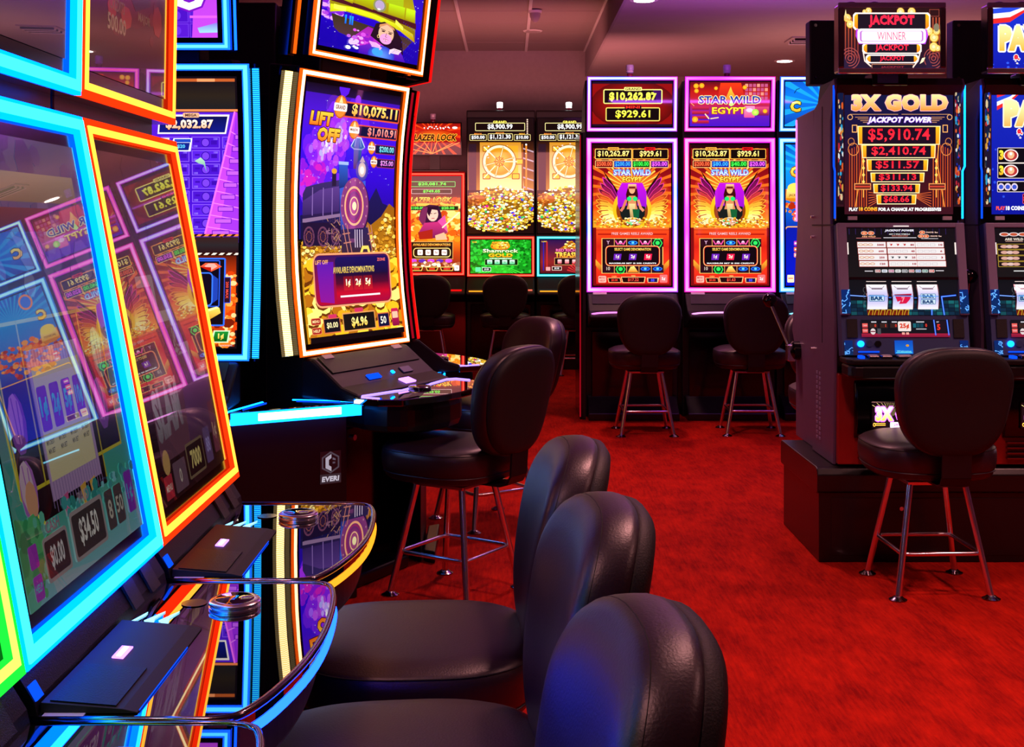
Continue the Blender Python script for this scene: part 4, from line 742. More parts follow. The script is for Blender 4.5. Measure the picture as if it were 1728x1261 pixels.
def art_pays(v=0):
    a = Art(80, 60, 950, 545); a.rect(70, 50, 960, 560, '#141016', '#1a1618')
    if v == 0:
        for k in range(16): a.line([(100+k*52, 64), (100+k*52, 120)], 3, '#3c2870')
        a.text('JACKPOT POWER', 505, 84, 26, '#fff', '#e0d8ff', w=236, bold=.06, shear=.25); a.text('ANY 3 WILD SYMBOLS', 505, 118, 12, '#fff', w=170, bold=.03); a.text('WITH 3 COINS IN PLAY', 508, 136, 9, '#ff9080', w=132, bold=.03); a.rect(375, 150, 640, 157, '#e8e0e8')
        for x in (222, 276): a.disc(x, 108, 27, 20, '#fff0e0', n=16); a.disc(x, 108, 24, 17, '#f05820', n=16); a.text('3X', x, 108, 18, '#ffe0b0', w=24, bold=.04)
        a.text('ARE WILD', 256, 142, 15, '#ffb080', w=112, bold=.05); a.rect(155, 155, 355, 160, '#e08080')
        for x, y in ((690, 100), (677, 138), (720, 138)): a.disc(x, y, 25, 18, '#fff0e0', n=16); a.disc(x, y, 22, 15, '#f05820', n=16); a.text('3X', x, y, 15, '#ffe0b0', w=20, bold=.04)
        a.text('PAYS 3x', 770, 100, 14, '#ffd0c0', w=94, bold=.05); a.text('PAYS 9x', 800, 138, 14, '#ffd0c0', w=90, bold=.05); a.rect(680, 160, 815, 165, '#e8e0e8')
        pay = [('5000', '80', '10'), ('600', '40', '6'), ('250', '25', '3'), ('120', '10', '')]
        for r_ in range(4):
            for c_ in range(3):
                x0 = (162, 400, 628)[c_]+r_*3; y0 = 196+r_*63; a.rrect(x0-3, y0-3, x0+231, y0+57, 4, '#c03828'); a.rect(x0, y0, x0+228, y0+53, '#fff8f8')
                t = pay[r_][c_]
                if t: a.text(t, x0+(186 if c_ == 0 else 203), y0+28, 20, '#b01830', w=13*len(t)+4, bold=.05)
                for k in range(3):
                    if c_ == 0: a.disc(x0+25+k*40, y0+27, 20, 13, '#e08858', n=14); a.disc(x0+25+k*40, y0+27, 15, 9, '#fff0e0', n=12)
                    elif c_ == 1 and r_ in (0, 2): a.poly([(x0+16+k*54, y0+18), (x0+46+k*54, y0+18), (x0+38+k*54, y0+36), (x0+26+k*54, y0+36), (x0+30+k*54, y0+26)], ('#d02828', '#404048')[r_//2])
                    else: a.box(x0+14+k*52, y0+17, x0+56+k*52, y0+40, 2.5, '#c8b8c0')
        a.rect(210, 480, 276, 488, '#e8e0e8'); a.rect(780, 476, 845, 484, '#e8e0e8')
        for k in range(9): a.rrect(293+k*54, 468, 338+k*54, 498, 5, '#e8e8e8'); a.rrect(297+k*54, 472, 334+k*54, 494, 4, ['#c04040', '#e8f0ff', '#c03880', '#f0f0f0', '#505060', '#c83840', '#6080c0', '#308878', '#e04030'][k]); a.text('BAR', 315+k*54, 483, 11, '#202028' if k in (1, 3) else '#ffffff', w=26, bold=.03)
    else:
        for x in (160, 235, 310): a.disc(x, 120, 42, 20, '#f0e0e0', n=16); a.disc(x, 120, 30, 14, '#d05838', n=14)
        a.text('ARE WILD', 235, 168, 24, '#f0e0d0', w=150, bold=.05); a.rect(165, 186, 305, 192, '#d0a090')
        for r_ in range(4): a.box(95, 215+r_*58, 500, 268+r_*58, 3, '#e8c040', '#201418'); a.disc(150, 241+r_*58, 30, 16, '#e8b0a0'); a.disc(195, 241+r_*58, 30, 16, '#f0c8c0'); a.disc(240, 241+r_*58, 30, 16, '#e8b0a0'); a.text(('1000', '200', '100', '80')[r_], 345, 241+r_*58, 26, '#ffe040', w=64, bold=.05)
        a.rect(215, 478, 300, 486, '#fff'); a.rrect(310, 468, 360, 496, 4, '#e04040')
    return a
def art_reelglass():
    a = Art(115, 560, 990, 842); a.rect(100, 550, 1000, 850, '#141318', '#0c1420')
    for i in range(18):
        for j in range(4): a.rect(125+i*49, 725+j*30, 170+i*49, 751+j*30, ['#0e3a4a', '#14505a', '#0a2438', '#186a70', '#103048'][(i*3+j*7) % 5])
    a.poly([(250, 800), (580, 790), (590, 842), (255, 842)], '#5a1408', '#8a2810')
    for k in range(7): a.line([(260+k*48, 840), (275+k*48, 800), (300+k*48, 800), (292+k*48, 840)], 6, '#d0a828')
    a.line([(110, 683), (265, 693)], 9, '#3068ff'); a.line([(110, 683), (265, 693)], 4, '#b0e0ff'); a.line([(415, 700), (470, 702)], 7, '#4078ff'); a.line([(620, 704), (672, 704)], 7, '#4078ff')
    for p in (((870, 840), (856, 694), (970, 683)), ((772, 800), (770, 842))): a.line(p, 13, '#1040ff'); a.line(p, 5, '#80c8ff')
    for y in (640, 690, 750): a.ring(240, y, 14, 22, 3, '#606068', n=10)
    return a
def art_reel(sym):
    a = Art(0, 0, 100, 120); a.grad(0, 0, 100, 120, ['#ffffff', '#f4f0ff', '#d8d0f8', '#c0c0f8', '#e8e0ff', '#ffffff'])
    a.line([(12, 8), (22, 18), (78, 18), (88, 8)], 2.5, '#8a708a'); a.rect(24, 20, 78, 25, '#70586a')
    if sym == 'seven': a.poly([(6, 50), (94, 46), (84, 72), (66, 92), (30, 94), (38, 78), (22, 84), (16, 70)], '#e01848'); a.rect(10, 50, 90, 57, '#801040'); a.text('7', 50, 74, 24, '#ff90a0', bold=.05)
    elif sym == 'bar': a.rrect(8, 52, 84, 82, 4, '#d8f0ff'); a.box(8, 52, 84, 82, 3, '#2878b0', r=4); a.text('BAR', 46, 67, 20, '#1c4a80', w=62, bold=.06)
    else:
        for y in (58, 84): a.rrect(12, y-12, 86, y+12, 3, '#d8f0ff'); a.box(12, y-12, 86, y+12, 2.5, '#2878b0', r=3); a.text('BAR', 49, y, 16, '#1c4a80', w=58, bold=.06)
    a.line([(0, 57), (100, 59)], 4, '#58a8ff'); return a
def art_meter():
    a = Art(222, 872, 905, 996); a.rect(220, 870, 910, 976, '#14141c'); a.rect(220, 970, 910, 1000, '#b02040', '#801838')
    for y in (898, 936): a.rect(230, y, 272, y+30, '#ff6a60', '#e04048'); a.text('CASH', 251, y+15, 9, '#ffe0e0', w=34)
    for x, c, t in ((325, '#ff4030', '0'), (405, '#ff4030', '1'), (484, '#ff4030', '0')): a.rect(x-38, 898, x+22, 930, '#382420'); a.text(t, x+6, 914, 20, c, bold=.03); a.rect(x-25, 884, x+15, 892, '#e0e0e8')
    a.disc(311, 956, 20, 22, '#f0e0e0', n=16); a.rect(292, 952, 330, 960, '#803040'); a.rect(345, 935, 372, 975, '#505058')
    a.rrect(506, 884, 606, 954, 9, '#fff0e8'); a.text('25¢', 556, 919, 42, '#e84020', w=74, bold=.05); a.rect(534, 962, 556, 978, '#ffb0a0'); a.rect(566, 962, 588, 978, '#ffb0a0')
    for i in range(3): a.rect(622+i*28, 898, 646+i*28, 928, '#104858' if i else '#186a78')
    a.text('0', 724, 912, 24, '#ff4030', w=14, bold=.03); a.rect(648, 884, 710, 891, '#e0e0e8'); a.rect(645, 936, 725, 941, '#e0e0e8')
    a.rect(790, 880, 880, 960, '#201420'); a.text('5', 820, 925, 42, '#ff3828', w=26, bold=.04); a.text('BET', 815, 888, 9, '#e0e0e8')
    for x in (788, 890): a.line([(x-3, 874), (x+6, 980)], 11, '#1848ff'); a.line([(x-3, 874), (x+6, 980)], 4, '#80c0ff')
    return a
def art_belly():
    a = Art(0, 0, 400, 110); a.rect(0, 0, 400, 110, '#100608'); a.rays(120, 60, 260, 14, '#e8d080', .06, 200, 340); a.text('3X GOLD', 200, 48, 62, '#fff8c0', '#ffb828', w=360, bold=.07, edge='#e060ff', et=5)
    a.rrect(110, 84, 390, 108, 5, '#fff0ff'); a.text('JACKPOT POWER', 240, 96, 14, '#c040e0', w=220, bold=.05, shear=.2); a.line([(10, 90), (80, 90)], 3, '#ffb040'); a.line([(20, 97), (80, 97)], 3, '#ffb040'); a.ring(12, 95, 8, 8, 3, '#ffb040'); return a
def art_bluescreen():
    a = Art(0, 0, 100, 100); a.rect(0, 0, 100, 100, '#1050c8', '#1878e8'); a.disc(70, 38, 9, 9, '#e0a030'); a.text('Welcome', 50, 80, 14, '#80f0ff', w=80); a.rect(6, 88, 94, 94, '#60e8ff'); return a
def art_wildtrim(seed=0):
    random.seed(seed+3); a = Art(0, 0, 30, 200); a.rect(0, 0, 30, 200, '#10204a', '#281018'); a.blobs(0, 0, 30, 200, 60, 3, 8, ['#38b0e0', '#e0a040', '#e86028', '#f0f0f0', '#c02838', '#2038c0', '#e8d0a0', '#103048'], seg=6); return a
def art_arcs():
    a = Art(0, 0, 60, 160); a.rect(0, 0, 60, 160, '#0a2870', '#083060')
    for k in range(7): p = [(random.uniform(0, 60), random.uniform(0, 160))]; [p.append((p[-1][0]+random.uniform(-24, 24), p[-1][1]+random.uniform(-10, 26))) for _ in range(5)]; a.line(p, 7, '#1860ff'); a.line(p, 3, '#90e8ff')
    return a
# ------------------------------------------------------------------ room shell
def carpet():
    m = bpy.data.materials.new('red_carpet'); m.use_nodes = True; nt = m.node_tree; b = nt.nodes['Principled BSDF']; L = nt.links.new
    tc = nt.nodes.new('ShaderNodeTexCoord')
    def noise(sc_, det, stretch=(1, 1, 1)):
        mp = nt.nodes.new('ShaderNodeMapping'); mp.inputs['Scale'].default_value = stretch; L(tc.outputs['Object'], mp.inputs['Vector'])
        n = nt.nodes.new('ShaderNodeTexNoise'); n.inputs['Scale'].default_value = sc_; n.inputs['Detail'].default_value = det; L(mp.outputs['Vector'], n.inputs['Vector']); return n
    n1 = noise(7, 9, (1, .45, 1)); n1.inputs['Roughness'].default_value = .72; n2 = noise(26, 5, (3.4, .35, 1)); n2.inputs['Roughness'].default_value = .7; n3 = noise(260, 2)
    r = nt.nodes.new('ShaderNodeValToRGB'); e = r.color_ramp.elements; e[0].position = .38; e[0].color = (*hexc('#7a0605'), 1); e[1].position = .64; e[1].color = (*hexc('#c42008'), 1)
    mx = nt.nodes.new('ShaderNodeMath'); mx.operation = 'MULTIPLY_ADD'; mx.inputs[1].default_value = .56; L(n1.outputs['Fac'], mx.inputs[0])
    m2 = nt.nodes.new('ShaderNodeMath'); m2.operation = 'MULTIPLY'; m2.inputs[1].default_value = .44; L(n2.outputs['Fac'], m2.inputs[0]); L(m2.outputs[0], mx.inputs[2])
    L(mx.outputs[0], r.inputs['Fac']); L(r.outputs['Color'], b.inputs['Base Color']); b.inputs['Roughness'].default_value = .95; b.inputs['Specular IOR Level'].default_value = .1
    bp = nt.nodes.new('ShaderNodeBump'); bp.inputs['Strength'].default_value = .8; bp.inputs['Distance'].default_value = .004; L(n3.outputs['Fac'], bp.inputs['Height']); L(bp.outputs['Normal'], b.inputs['Normal'])
    return m
M['carpet'] = carpet()
M['wall'] = pmat('rose_beige_wall_paint', '#a8949a', .8, noise=.04, bump=.1, scale=30)
M['ceil'] = pmat('off_white_ceiling_paint', '#b4a0a4', .8, noise=.03, scale=8)
M['tile'] = pmat('mineral_ceiling_tile', '#a48e8e', .85, noise=.05, bump=.4, scale=120)
M['tbar'] = pmat('white_metal_bar', '#f0e4e4', .4)
def struct(name, mb, m, **k): return tag(mb.build(name, m, **k), kind='structure')
XL, XR, YN, YF = -4.2, 6.2, -1.6, 13.15
struct('floor', MB().box(XL, XR, YN, YF, -.05, 0), M['carpet'])
struct('wall_back', MB().box(XL, XR, YF, YF+.1, 0, 3.4), M['wall'])
struct('wall_left', MB().box(XL-.1, XL, YN, YF, 0, 3.4), M['wall'])
struct('wall_right', MB().box(XR, XR+.1, YN, YF, 0, 3.4), M['wall'])
struct('wall_front', MB().box(XL, XR, YN-.1, YN, 0, 3.4), M['wall'])
BX = .83
cl = struct('ceiling', MB().box(BX+.0, XR, YN, YF, 3.0, 3.1), M['ceil'])
MB().box(BX-.02, BX, YN, YF, 3.0, 3.36).build('beam_face', M['wall'], cl)
MB().box(XL, BX-.02, YN, YF, 3.30, 3.36).build('ceiling_deck', M['ceil'], cl)
TX = [BX-.025-.62*i for i in range(9)]; TY = [YF-.01-.6*i for i in range(9)]
tm = MB().box(.012, .608, .008, .592, 3.272, 3.29)
tp = None
for i in range(8):
    for j in range(8):
        if tp is None: tp = tm.build('ceiling_tile', M['tile'], cl, bevel=.004, seg=1); o = tp
        else: o = tp.copy(); link(o)
        o.location = (TX[i+1], TY[j+1], random.uniform(0, .003))
for i in range(9): MB().box(TX[i]-.014, TX[i]+.014, TY[8], YF, 3.262, 3.30).build('ceiling_bar', M['tbar'], cl)
for j in range(9): MB().box(TX[8], TX[0], TY[j]-.006, TY[j]+.006, 3.2735, 3.285).build('ceiling_cross_bar', M['tile'], cl)
# smoke detector, ceiling disc, downlights, vent
def PX(px, py, s): return ((px-CXP)/s, FOC/s, EYE-(py-HOR)/s)
x, y, z = PX(903, 18, 197)
sd = empty('smoke_detector', (x, y, 3.262)); tag(sd, 'white dome smoke detector hanging from the tiled ceiling', 'smoke detector')
MB().lathe([(.055, -.02), (.06, 0)]).build('base', M['tbar'], sd, smooth=True)
MB().lathe([(.012, -.10), (.03, -.085), (.045, -.05), (.048, -.02)]).build('dome', M['ceil'], sd, smooth=True)
x, y, z = PX(899, 51, 178)
sp = empty('ceiling_speaker', (x, y, 3.270)); tag(sp, 'flat round grille set flush in the tiled ceiling', 'ceiling speaker')
MB().lathe([(.085, -.008), (.095, 0)]).build('ring', M['tbar'], sp, smooth=True); MB().lathe([(.07, -.010), (.075, -.006)]).build('grille', M['ceil'], sp)
for i, (x, y) in enumerate([(2.64, 11.9), (.9, 3.2), (2.5, 2.2), (.55, 6.6)[:2] if False else (1.3, 6.6), (2.9, 4.0), (2.64, 9.6), (.95, 8.72)]):
    d = empty('downlight', (x, y, 3.0)); tag(d, ['round downlight glowing warm white above the blue lit machine', 'round ceiling downlight over the aisle beside the nearest stools', 'round ceiling downlight over the carpet before the three-reel machines', 'round ceiling downlight over the middle of the aisle', 'round ceiling downlight over the three-reel machines', 'round ceiling downlight behind the three-reel machines', 'round ceiling downlight cut by the top picture edge'][i], 'downlight', 'recessed downlights in the smooth ceiling')
    MB().lathe([(.075, -.006), (.10, -.004), (.10, 0)], n=28).build('trim_ring', M['tbar'], d, smooth=True)
    MB().lathe([(.07, -.008), (.072, -.002)], n=28).build('lamp', led('downlight_lamp', '#fff0e0', 14 if i == 0 else 9), d)
x, y, z = PX(1352, 66, 1/(1.6/(385-66)))
v = empty('ceiling_vent', (x+.06, y, 3.0)); tag(v, 'small square air vent with slats in the smooth ceiling', 'vent')
MB().box(-.17, .17, -.15, .15, -.012, 0).build('frame', M['ceil'], v)
for k in range(6): MB().box(-.14, .14, -.13+k*.048, -.11+k*.048, -.03, -.012).build('slat', M['tbar'] if k % 2 else M['plate'], v)

# ------------------------------------------------------------------ shared machine pieces
def led_ring(mb, pr, W, inset, wd, d0, d1, n=1, t0=0, t1=1):
    i, q = inset/pr.L, wd/pr.L; h = W/2-inset
    mb.strip(pr, -h, -h+wd, t0+i, t1-i, d0, d1, n); mb.strip(pr, h-wd, h, t0+i, t1-i, d0, d1, n)
    mb.strip(pr, -h+wd, h-wd, t0+i, t0+i+q, d0, d1); mb.strip(pr, -h+wd, h-wd, t1-i-q, t1-i, d0, d1); return mb
def lit_screen(root, pr, W, core, outer, art, scr='scr', lw=.022, gap=.022, n=1, name='screen', back=.05, core_in=.35, eps=2e-5, cw=None):
    """bezel > light frame, light tube, picture"""
    bz = MB().strip(pr, -W/2, W/2, 0, 1, -back, 0, n).build(name, M['gloss'], root)
    led_ring(MB(), pr, W, 0, lw, -.004, .010, n).build('light_frame', M[outer], bz)
    led_ring(MB(), pr, W, lw*core_in, cw or lw*.42, .008, .013, n).build('light_tube', M[core], bz)
    b = lw+gap; q = b/pr.L
    if art: art.build(bz, M[scr], on_prof(pr, q, 1-q), W-2*b, 0, cuts=n if n > 1 else 0, eps=eps)
    return bz
def tower_lamp(root, x, y, z, h=.1, lit=False):
    t = MB().lathe([(.028, 0), (.03, .01), (.022, .014), (.022, h*.35)], (x, y, z), 14).build('tower_lamp', M['lampred'], root, smooth=True)
    MB().lathe([(.026, h*.35), (.03, h*.45), (.026, h*.52), (.03, h*.62), (.03, h*.95), (.02, h)], (x, y, z), 14).build('lamp_cap', M['white_glow'] if lit else M['lampclear'], t, smooth=True)

# ------------------------------------------------------------------ left bank of slant machines
def slant_machine(label, cy, c, low, up, wl=.030):
    r = empty('slot_machine', (-.60, cy, 0), 90); tag(r, label, 'slot machine')
    hw = .293; ci, cw_ = (.22, .017) if c == 'cyan' else (.5, .012)
    MB().prism_x([(.02, 0), (.02, .785), (.03, .85), (.165, 1.58), (.165, 2.30), (.55, 2.30), (.55, 0)], -hw, hw).build('cabinet', M['black'], r, bevel=.006)
    lo = Prof([(-.012, .864), (.124, 1.584)]); hi = Prof([(.126, 1.622), (.117, 2.24)])
    lit_screen(r, lo, .588, c+'_core', c+'_outer', low, 'scr_dim', eps=6e-6, lw=wl, gap=.024, name='lower_screen', core_in=ci, cw=cw_)
    lit_screen(r, hi, .588, c+'_core', c+'_outer', up, 'scr_dim', eps=6e-6, lw=wl, gap=.024, name='upper_screen', core_in=ci, cw=cw_)
    F = [(-.291, -.235), (-.283, -.262), (-.262, -.279), (-.20, -.300), (-.10, -.320), (0, -.329), (.10, -.328), (.20, -.320), (.258, -.308), (.281, -.293), (.290, -.265)]
    F = catmull(F, 3)
    dk = MB().prism_z([(-.291, .015)]+F+[(.290, .015)], .786, .808).build('deck', M['mirrorblack'], r, bevel=.003)
    MB().prism_z([(-.28, .01)]+[(x*.96, y*.93) for x, y in F]+[(.28, .01)], .70, .784).build('deck_apron', M['black'], r, bevel=.01)
    MB().tube([(-.291, 0, .806)]+[(x, y, .806) for x, y in F]+[(.290, 0, .806)], .0055, 8).build('chrome_trim', M['darkchrome'], dk, smooth='all')
    MB().tube([(x*1.0, y*1.0, .781) for x, y in F], .0062, 8).build('edge_light', M[{'cyan': 'edgeblue', 'orange': 'amberline', 'green': 'edgeblue'}[c]], dk, smooth='all')
    # sloping step between deck and screen
    MB().prism_x([(.03, .806), (-.03, .808), (-.026, .826), (.0, .868), (.03, .868)], -.285, .285).build('speaker_step', M['satin'], r)
    MB().strip(Prof([(-.029, .822), (-.008, .858)]), -.283, -.262, .1, .6, 0, .003).build('step_light', M['deepblue'], r)
    for xx in (.10, .19): MB().strip(Prof([(-.031, .818), (-.006, .862)]), xx, xx+.045, 0, 1, 0, .004).build('speaker_grille', M['grille'], r)
    MB().box(-.288, -.256, -.085, -.035, .8082, .8092).build('sticker', M['sticker'], dk)
    MB().lathe([(.018, .8085), (.02, .809), (.02, .8095)], (.17, -.105, 0), 20).build('lock', M['darkchrome'], dk)
    # bill and ticket unit: a low wedge with a glowing slot
    bu = MB().prism_x([(-.03, .8085), (-.148, .8085), (-.148, .810), (-.13, .814), (-.03, .822)], -.275, .045).build('bill_unit', M['matteblack'], r, bevel=.003)
    pr = Prof([(-.128, .8145), (-.032, .8222)])
    MB().strip(pr, -.27, -.14, .08, .92, 0, .0015).build('ticket_plate', M['satin'], bu)
    MB().strip(pr, -.112, -.067, .50, .66, 0, .002).build('bill_slot_light', M['uv'], bu)
    MB().strip(pr, -.108, -.072, .55, .61, .002, .003).build('slot_core_light', M['bluewhite'], bu)
    MB().box(-.268, -.04, -.1490, -.1478, .8095, .8105).build('edge_glow', M['deepblue'], bu)
    # direction arrows
    ar = MB().prism_z([(.058, -.031), (.070, -.031), (.122, -.046), (.110, -.046)], .8085, .8100)
    for k in range(2): y0 = -.052-.022*k; ar.prism_z([(.080, y0), (.125, y0-.020), (.092, y0-.013), (.055, y0-.020)], .8085, .8100)
    ar.build('arrow_light', M['arrow'], r)
    # spin button
    sb = MB().lathe([(.040, .8082), (.040, .811), (.037, .8125)], (.155, -.172, 0), 36).build('button_collar', M['chrome'], dk, smooth=True)
    MB().lathe([(.037, .8125), (.040, .815), (.040, .818), (.037, .8205), (.030, .821)], (.155, -.172, 0), 36).build('spin_button', M['chrome'], sb, smooth=True)
    MB().lathe([(.031, .8205), (.029, .822), (.0, .8225)], (.155, -.172, 0), 36).build('button_cap', M['mirrorblack'], sb, smooth=True)
    return r
slant_machine('slot machine edged in yellow and green light, mostly cut by the picture edge', 1.1985, 'green', art_reds(), art_reds())
slant_machine('slot machine edged in cyan light with a picture of shells and coin values', 1.791, 'cyan', art_shells(), art_shells_top())
slant_machine('slot machine edged in orange light, next to the cyan edged one', 2.383, 'orange', art_slam(), art_slam_top(), wl=.026)

# ------------------------------------------------------------------ pod of tall curved machines
def pod_machine(label, pos, phi, c, art, top, tw, bead):
    r = empty('slot_machine', (*pos, 0), phi+90); tag(r, label, 'slot machine')
    W = .732; lo = Prof([(0, .908), (.034, 1.17), (.046, 1.45), (.034, 1.75), (0, 2.008)], 4); hi = Prof([(-.055, 2.052), (-.115, 2.52)])
    MB().prism_x([(.0, 0), (.0, .76), (.04, .90), (.10, 1.15), (.125, 1.45), (.10, 1.8), (.06, 2.03), (.22, 2.05), (.235, 1.2), (.235, 0)], -.29, .29).build('cabinet', M['black'], r, bevel=.008)
    MB().prism_x([(.06, 2.0), (.0, 2.5), (.16, 2.5), (.22, 2.0)], -.17, .17).build('screen_mount', M['black'], r, bevel=.01)
    lit_screen(r, lo, W, c+'_core', c+'_outer', art, 'scr_curved', lw=.024, gap=.022, n=10, name='curved_screen', back=.03, core_in=.2, cw=.014, eps=1.2e-5)
    lit_screen(r, hi, tw, c+'_core', c+'_outer', top, 'scr_curved', lw=.024, gap=.02, name='top_screen', back=.03, core_in=.3)
    for s in (-1, 1):
        a, b = sorted((s*(W/2+.005), s*(W/2+.027)))
        MB().strip(lo, a, b, .01, .985, -.05, -.03, 10).build('side_light', M[bead], r)
        MB().strip(lo, min(a, b)-.02, max(a, b)+.002, 0, 1, -.062, -.051, 10).build('side_fin', M['gloss'], r)
        a, b = sorted((s*(tw/2+.002), s*(tw/2+.010)))
        MB().strip(hi, a, b, 0, 1, -.07, -.060).build('top_side_light', M[c+'_outer'], r)
        MB().strip(hi, min(a, b)-.03, max(a, b)+.001, -.02, 1, -.12, -.0705).build('top_side_fin', M['gloss'], r)
    # console
    cs = MB().prism_x([(.03, .90), (-.02, .905), (-.16, .80), (-.24, .775), (-.24, .747), (-.08, .747), (.03, .747)], -.33, .33).build('console', M['satin'], r, bevel=.012)
    p = Prof([(-.16, .8015), (-.02, .9065)])
    MB().strip(p, -.30, .30, .42, .96, 0, .004).build('speaker_grille', M['grille'], cs)
    for xx in (-.27, .20): MB().strip(p, xx, xx+.06, .86, .99, .004, .006).build('sticker', M['sticker'], cs)
    MB().strip(p, -.13, -.05, .06, .20, 0, .006).build('ticket_slot_light', M['deepblue'], cs)
    MB().strip(p, .04, .055, .12, .2, 0, .006).build('small_light', M['azure'], cs)
    MB().strip(p, .11, .18, .08, .26, 0, .005).build('coin_window', M['blueface'], cs)
    q = Prof([(-.238, .7765), (-.162, .8015)])
    MB().strip(q, .02, .09, .2, .7, 0, .006).build('bill_slot_light', M['uv'], cs)
    F = [(-.34, -.225), (-.345, -.34), (-.30, -.42), (-.15, -.475), (0, -.49), (.15, -.475), (.30, -.42), (.345, -.34), (.34, -.225)]
    dk = MB().prism_z(F, .742, .768).build('deck', M['mirrorblack'], r, bevel=.004)
    MB().prism_z([(x*.66, y*.93+.015) for x, y in F]+[(.16, -.005), (-.16, -.005)], .62, .740).build('deck_apron', M['black'], r, bevel=.03)
    ln = [(-.325, -.335), (-.335, -.262), (-.30, -.238), (-.12, -.262), (-.09, -.275), (0, -.262), (.10, -.275), (.14, -.262), (.30, -.238), (.335, -.262), (.325, -.335)]
    MB().tube([(x, y, .769) for x, y in ln], .0045, 6).build('deck_light', M['violetline'], dk, smooth='all')
    MB().lathe([(.045, .768), (.046, .776), (.04, .780), (.0, .781)], (.0, -.300, 0), 30).build('spin_button', M['darkchrome'], dk, smooth=True)
    MB().box(-.18, .18, -.13, -.001, 0, .05).build('kick_plate', M['plinth'], r, bevel=.01)
    MB().box(-.28, .28, -.012, .0, .08, .60).build('front_door', M['gloss'], r, bevel=.004)
    MB().lathe([(.012, 0), (.012, .012)], (0, 0, 0), 12, Matrix.Rotation(R(90), 4, 'X') @ Matrix.Identity(4)).build('lock', M['chrome'], r).location = (-.05, -.012, .56)
    tower_lamp(r, .05, .10, 2.5)
    return r
PC = Vector((-1.29, 5.42)); PR = .776
def ppos(phi, R_=PR): return (PC.x+R_*math.cos(R(phi)), PC.y+R_*math.sin(R(phi)))
pod_machine('tall slot machine edged in blue light with violet banknote picture, turned to the camera', (-1.327, 4.605), -90, 'sky', art_cash(), art_cash_top(), .62, 'bead_cyan')
pod_machine('tall curved slot machine edged in amber light showing a steam train on gold coins', ppos(-29), -29, 'amber', art_liftoff(), art_liftoff_top(), .77, 'bead_amber')
b3 = Art(0, 0, 100, 160); b3.grad(0, 0, 100, 160, ['#3010a0', '#c04010', '#ffa020'])
b4 = Art(0, 0, 100, 60); b4.rect(0, 0, 100, 60, '#501070', '#a03010')
pod_machine('tall slot machine behind the train machine, seen from its side', ppos(31, PR+.04), 31, 'red', b3, b4, .74, 'ribred')
r4 = pod_machine('tall slot machine turned away behind the train machine, its black back in view', ppos(91, PR+.02), 91, 'red', b3, b4, .62, 'bead_amber')
MB().box(-.36, .36, .06, .10, .05, 2.40).build('back_panel', M['black'], r4, bevel=.01); MB().box(-.16, .20, .04, .14, 2.40, 2.47).build('back_cap', M['black'], r4, bevel=.02)
# lit corner shelf between the two front machines of the pod
def corner_shelf(phi, label):
    c, s = math.cos(R(phi)), math.sin(R(phi))
    r = empty('corner_shelf', (PC.x, PC.y, 0), phi+90); tag(r, label, 'corner shelf')
    # local -y is outward
    A, B, C, D = (-.262, -1.00), (.262, -1.00), (.05, -.80), (-.05, -.80)
    MB().prism_z([A, B, C, D], .715, .742).build('shelf_top', M['mirrorblack'], r, bevel=.003)
    MB().box(-.25, .255, -1.006, -.99, .695, .738).build('front_light', M['azure'], r)
    MB().box(-.15, .17, -1.012, -1.006, .706, .732).build('front_light_core', M['bluewhite'], r)
    for s_ in (-1, 1):
        MB().tube([(s_*.262, -.985, .735), (s_*.06, -.80, .735)], .010, 6).build('side_light', M['azure'], r)
        MB().tube([(s_*.19, -.955, .743), (s_*.06, -.84, .743)], .0025, 6).build('inner_light', M['deepblue'], r)
    MB().prism_z([(-.235, -.92), (.235, -.92), (.17, -.865), (-.17, -.865)], .0, .70).build('front_panel', M['panelblack'], r, bevel=.006)
    MB().prism_z([(-.25, -.98), (.25, -.98), (.21, -.93), (-.21, -.93)], .0, .05).build('foot_plate', M['plinth'], r, bevel=.006)
    return r
cs_ = corner_shelf(-59, 'black corner shelf edged in bright blue light between the two curved machines')
corner_shelf(1, 'black corner shelf beyond the train machine, mostly behind its stool')
lg = Art(0, 0, 100, 150); lg.rect(0, 0, 100, 150, '#0a080c'); h6 = lambda r_: [(50+r_*math.sin(R(60*k)), 52-r_*1.05*math.cos(R(60*k))) for k in range(6)]
lg.poly(h6(48), '#4a4450'); lg.poly(h6(40), '#0a080c'); lg.poly([(40, 22), (54, 14), (54, 32), (42, 40), (42, 64), (54, 72), (54, 92), (26, 76), (26, 30)], '#b0a8b8'); lg.poly([(60, 30), (74, 36), (74, 44), (60, 40)], '#605868'); lg.rect(60, 50, 72, 58, '#504858')
lg.rect(0, 104, 100, 146, '#2c2830'); lg.text('EVERI', 50, 126, 24, '#c8c0d0', w=84, bold=.05, shear=.1)
lg.build(cs_, M['print'], lambda x, v, d: (.165+x, -.9215-d, .43+v*.125), .085, .125, name='maker_badge')

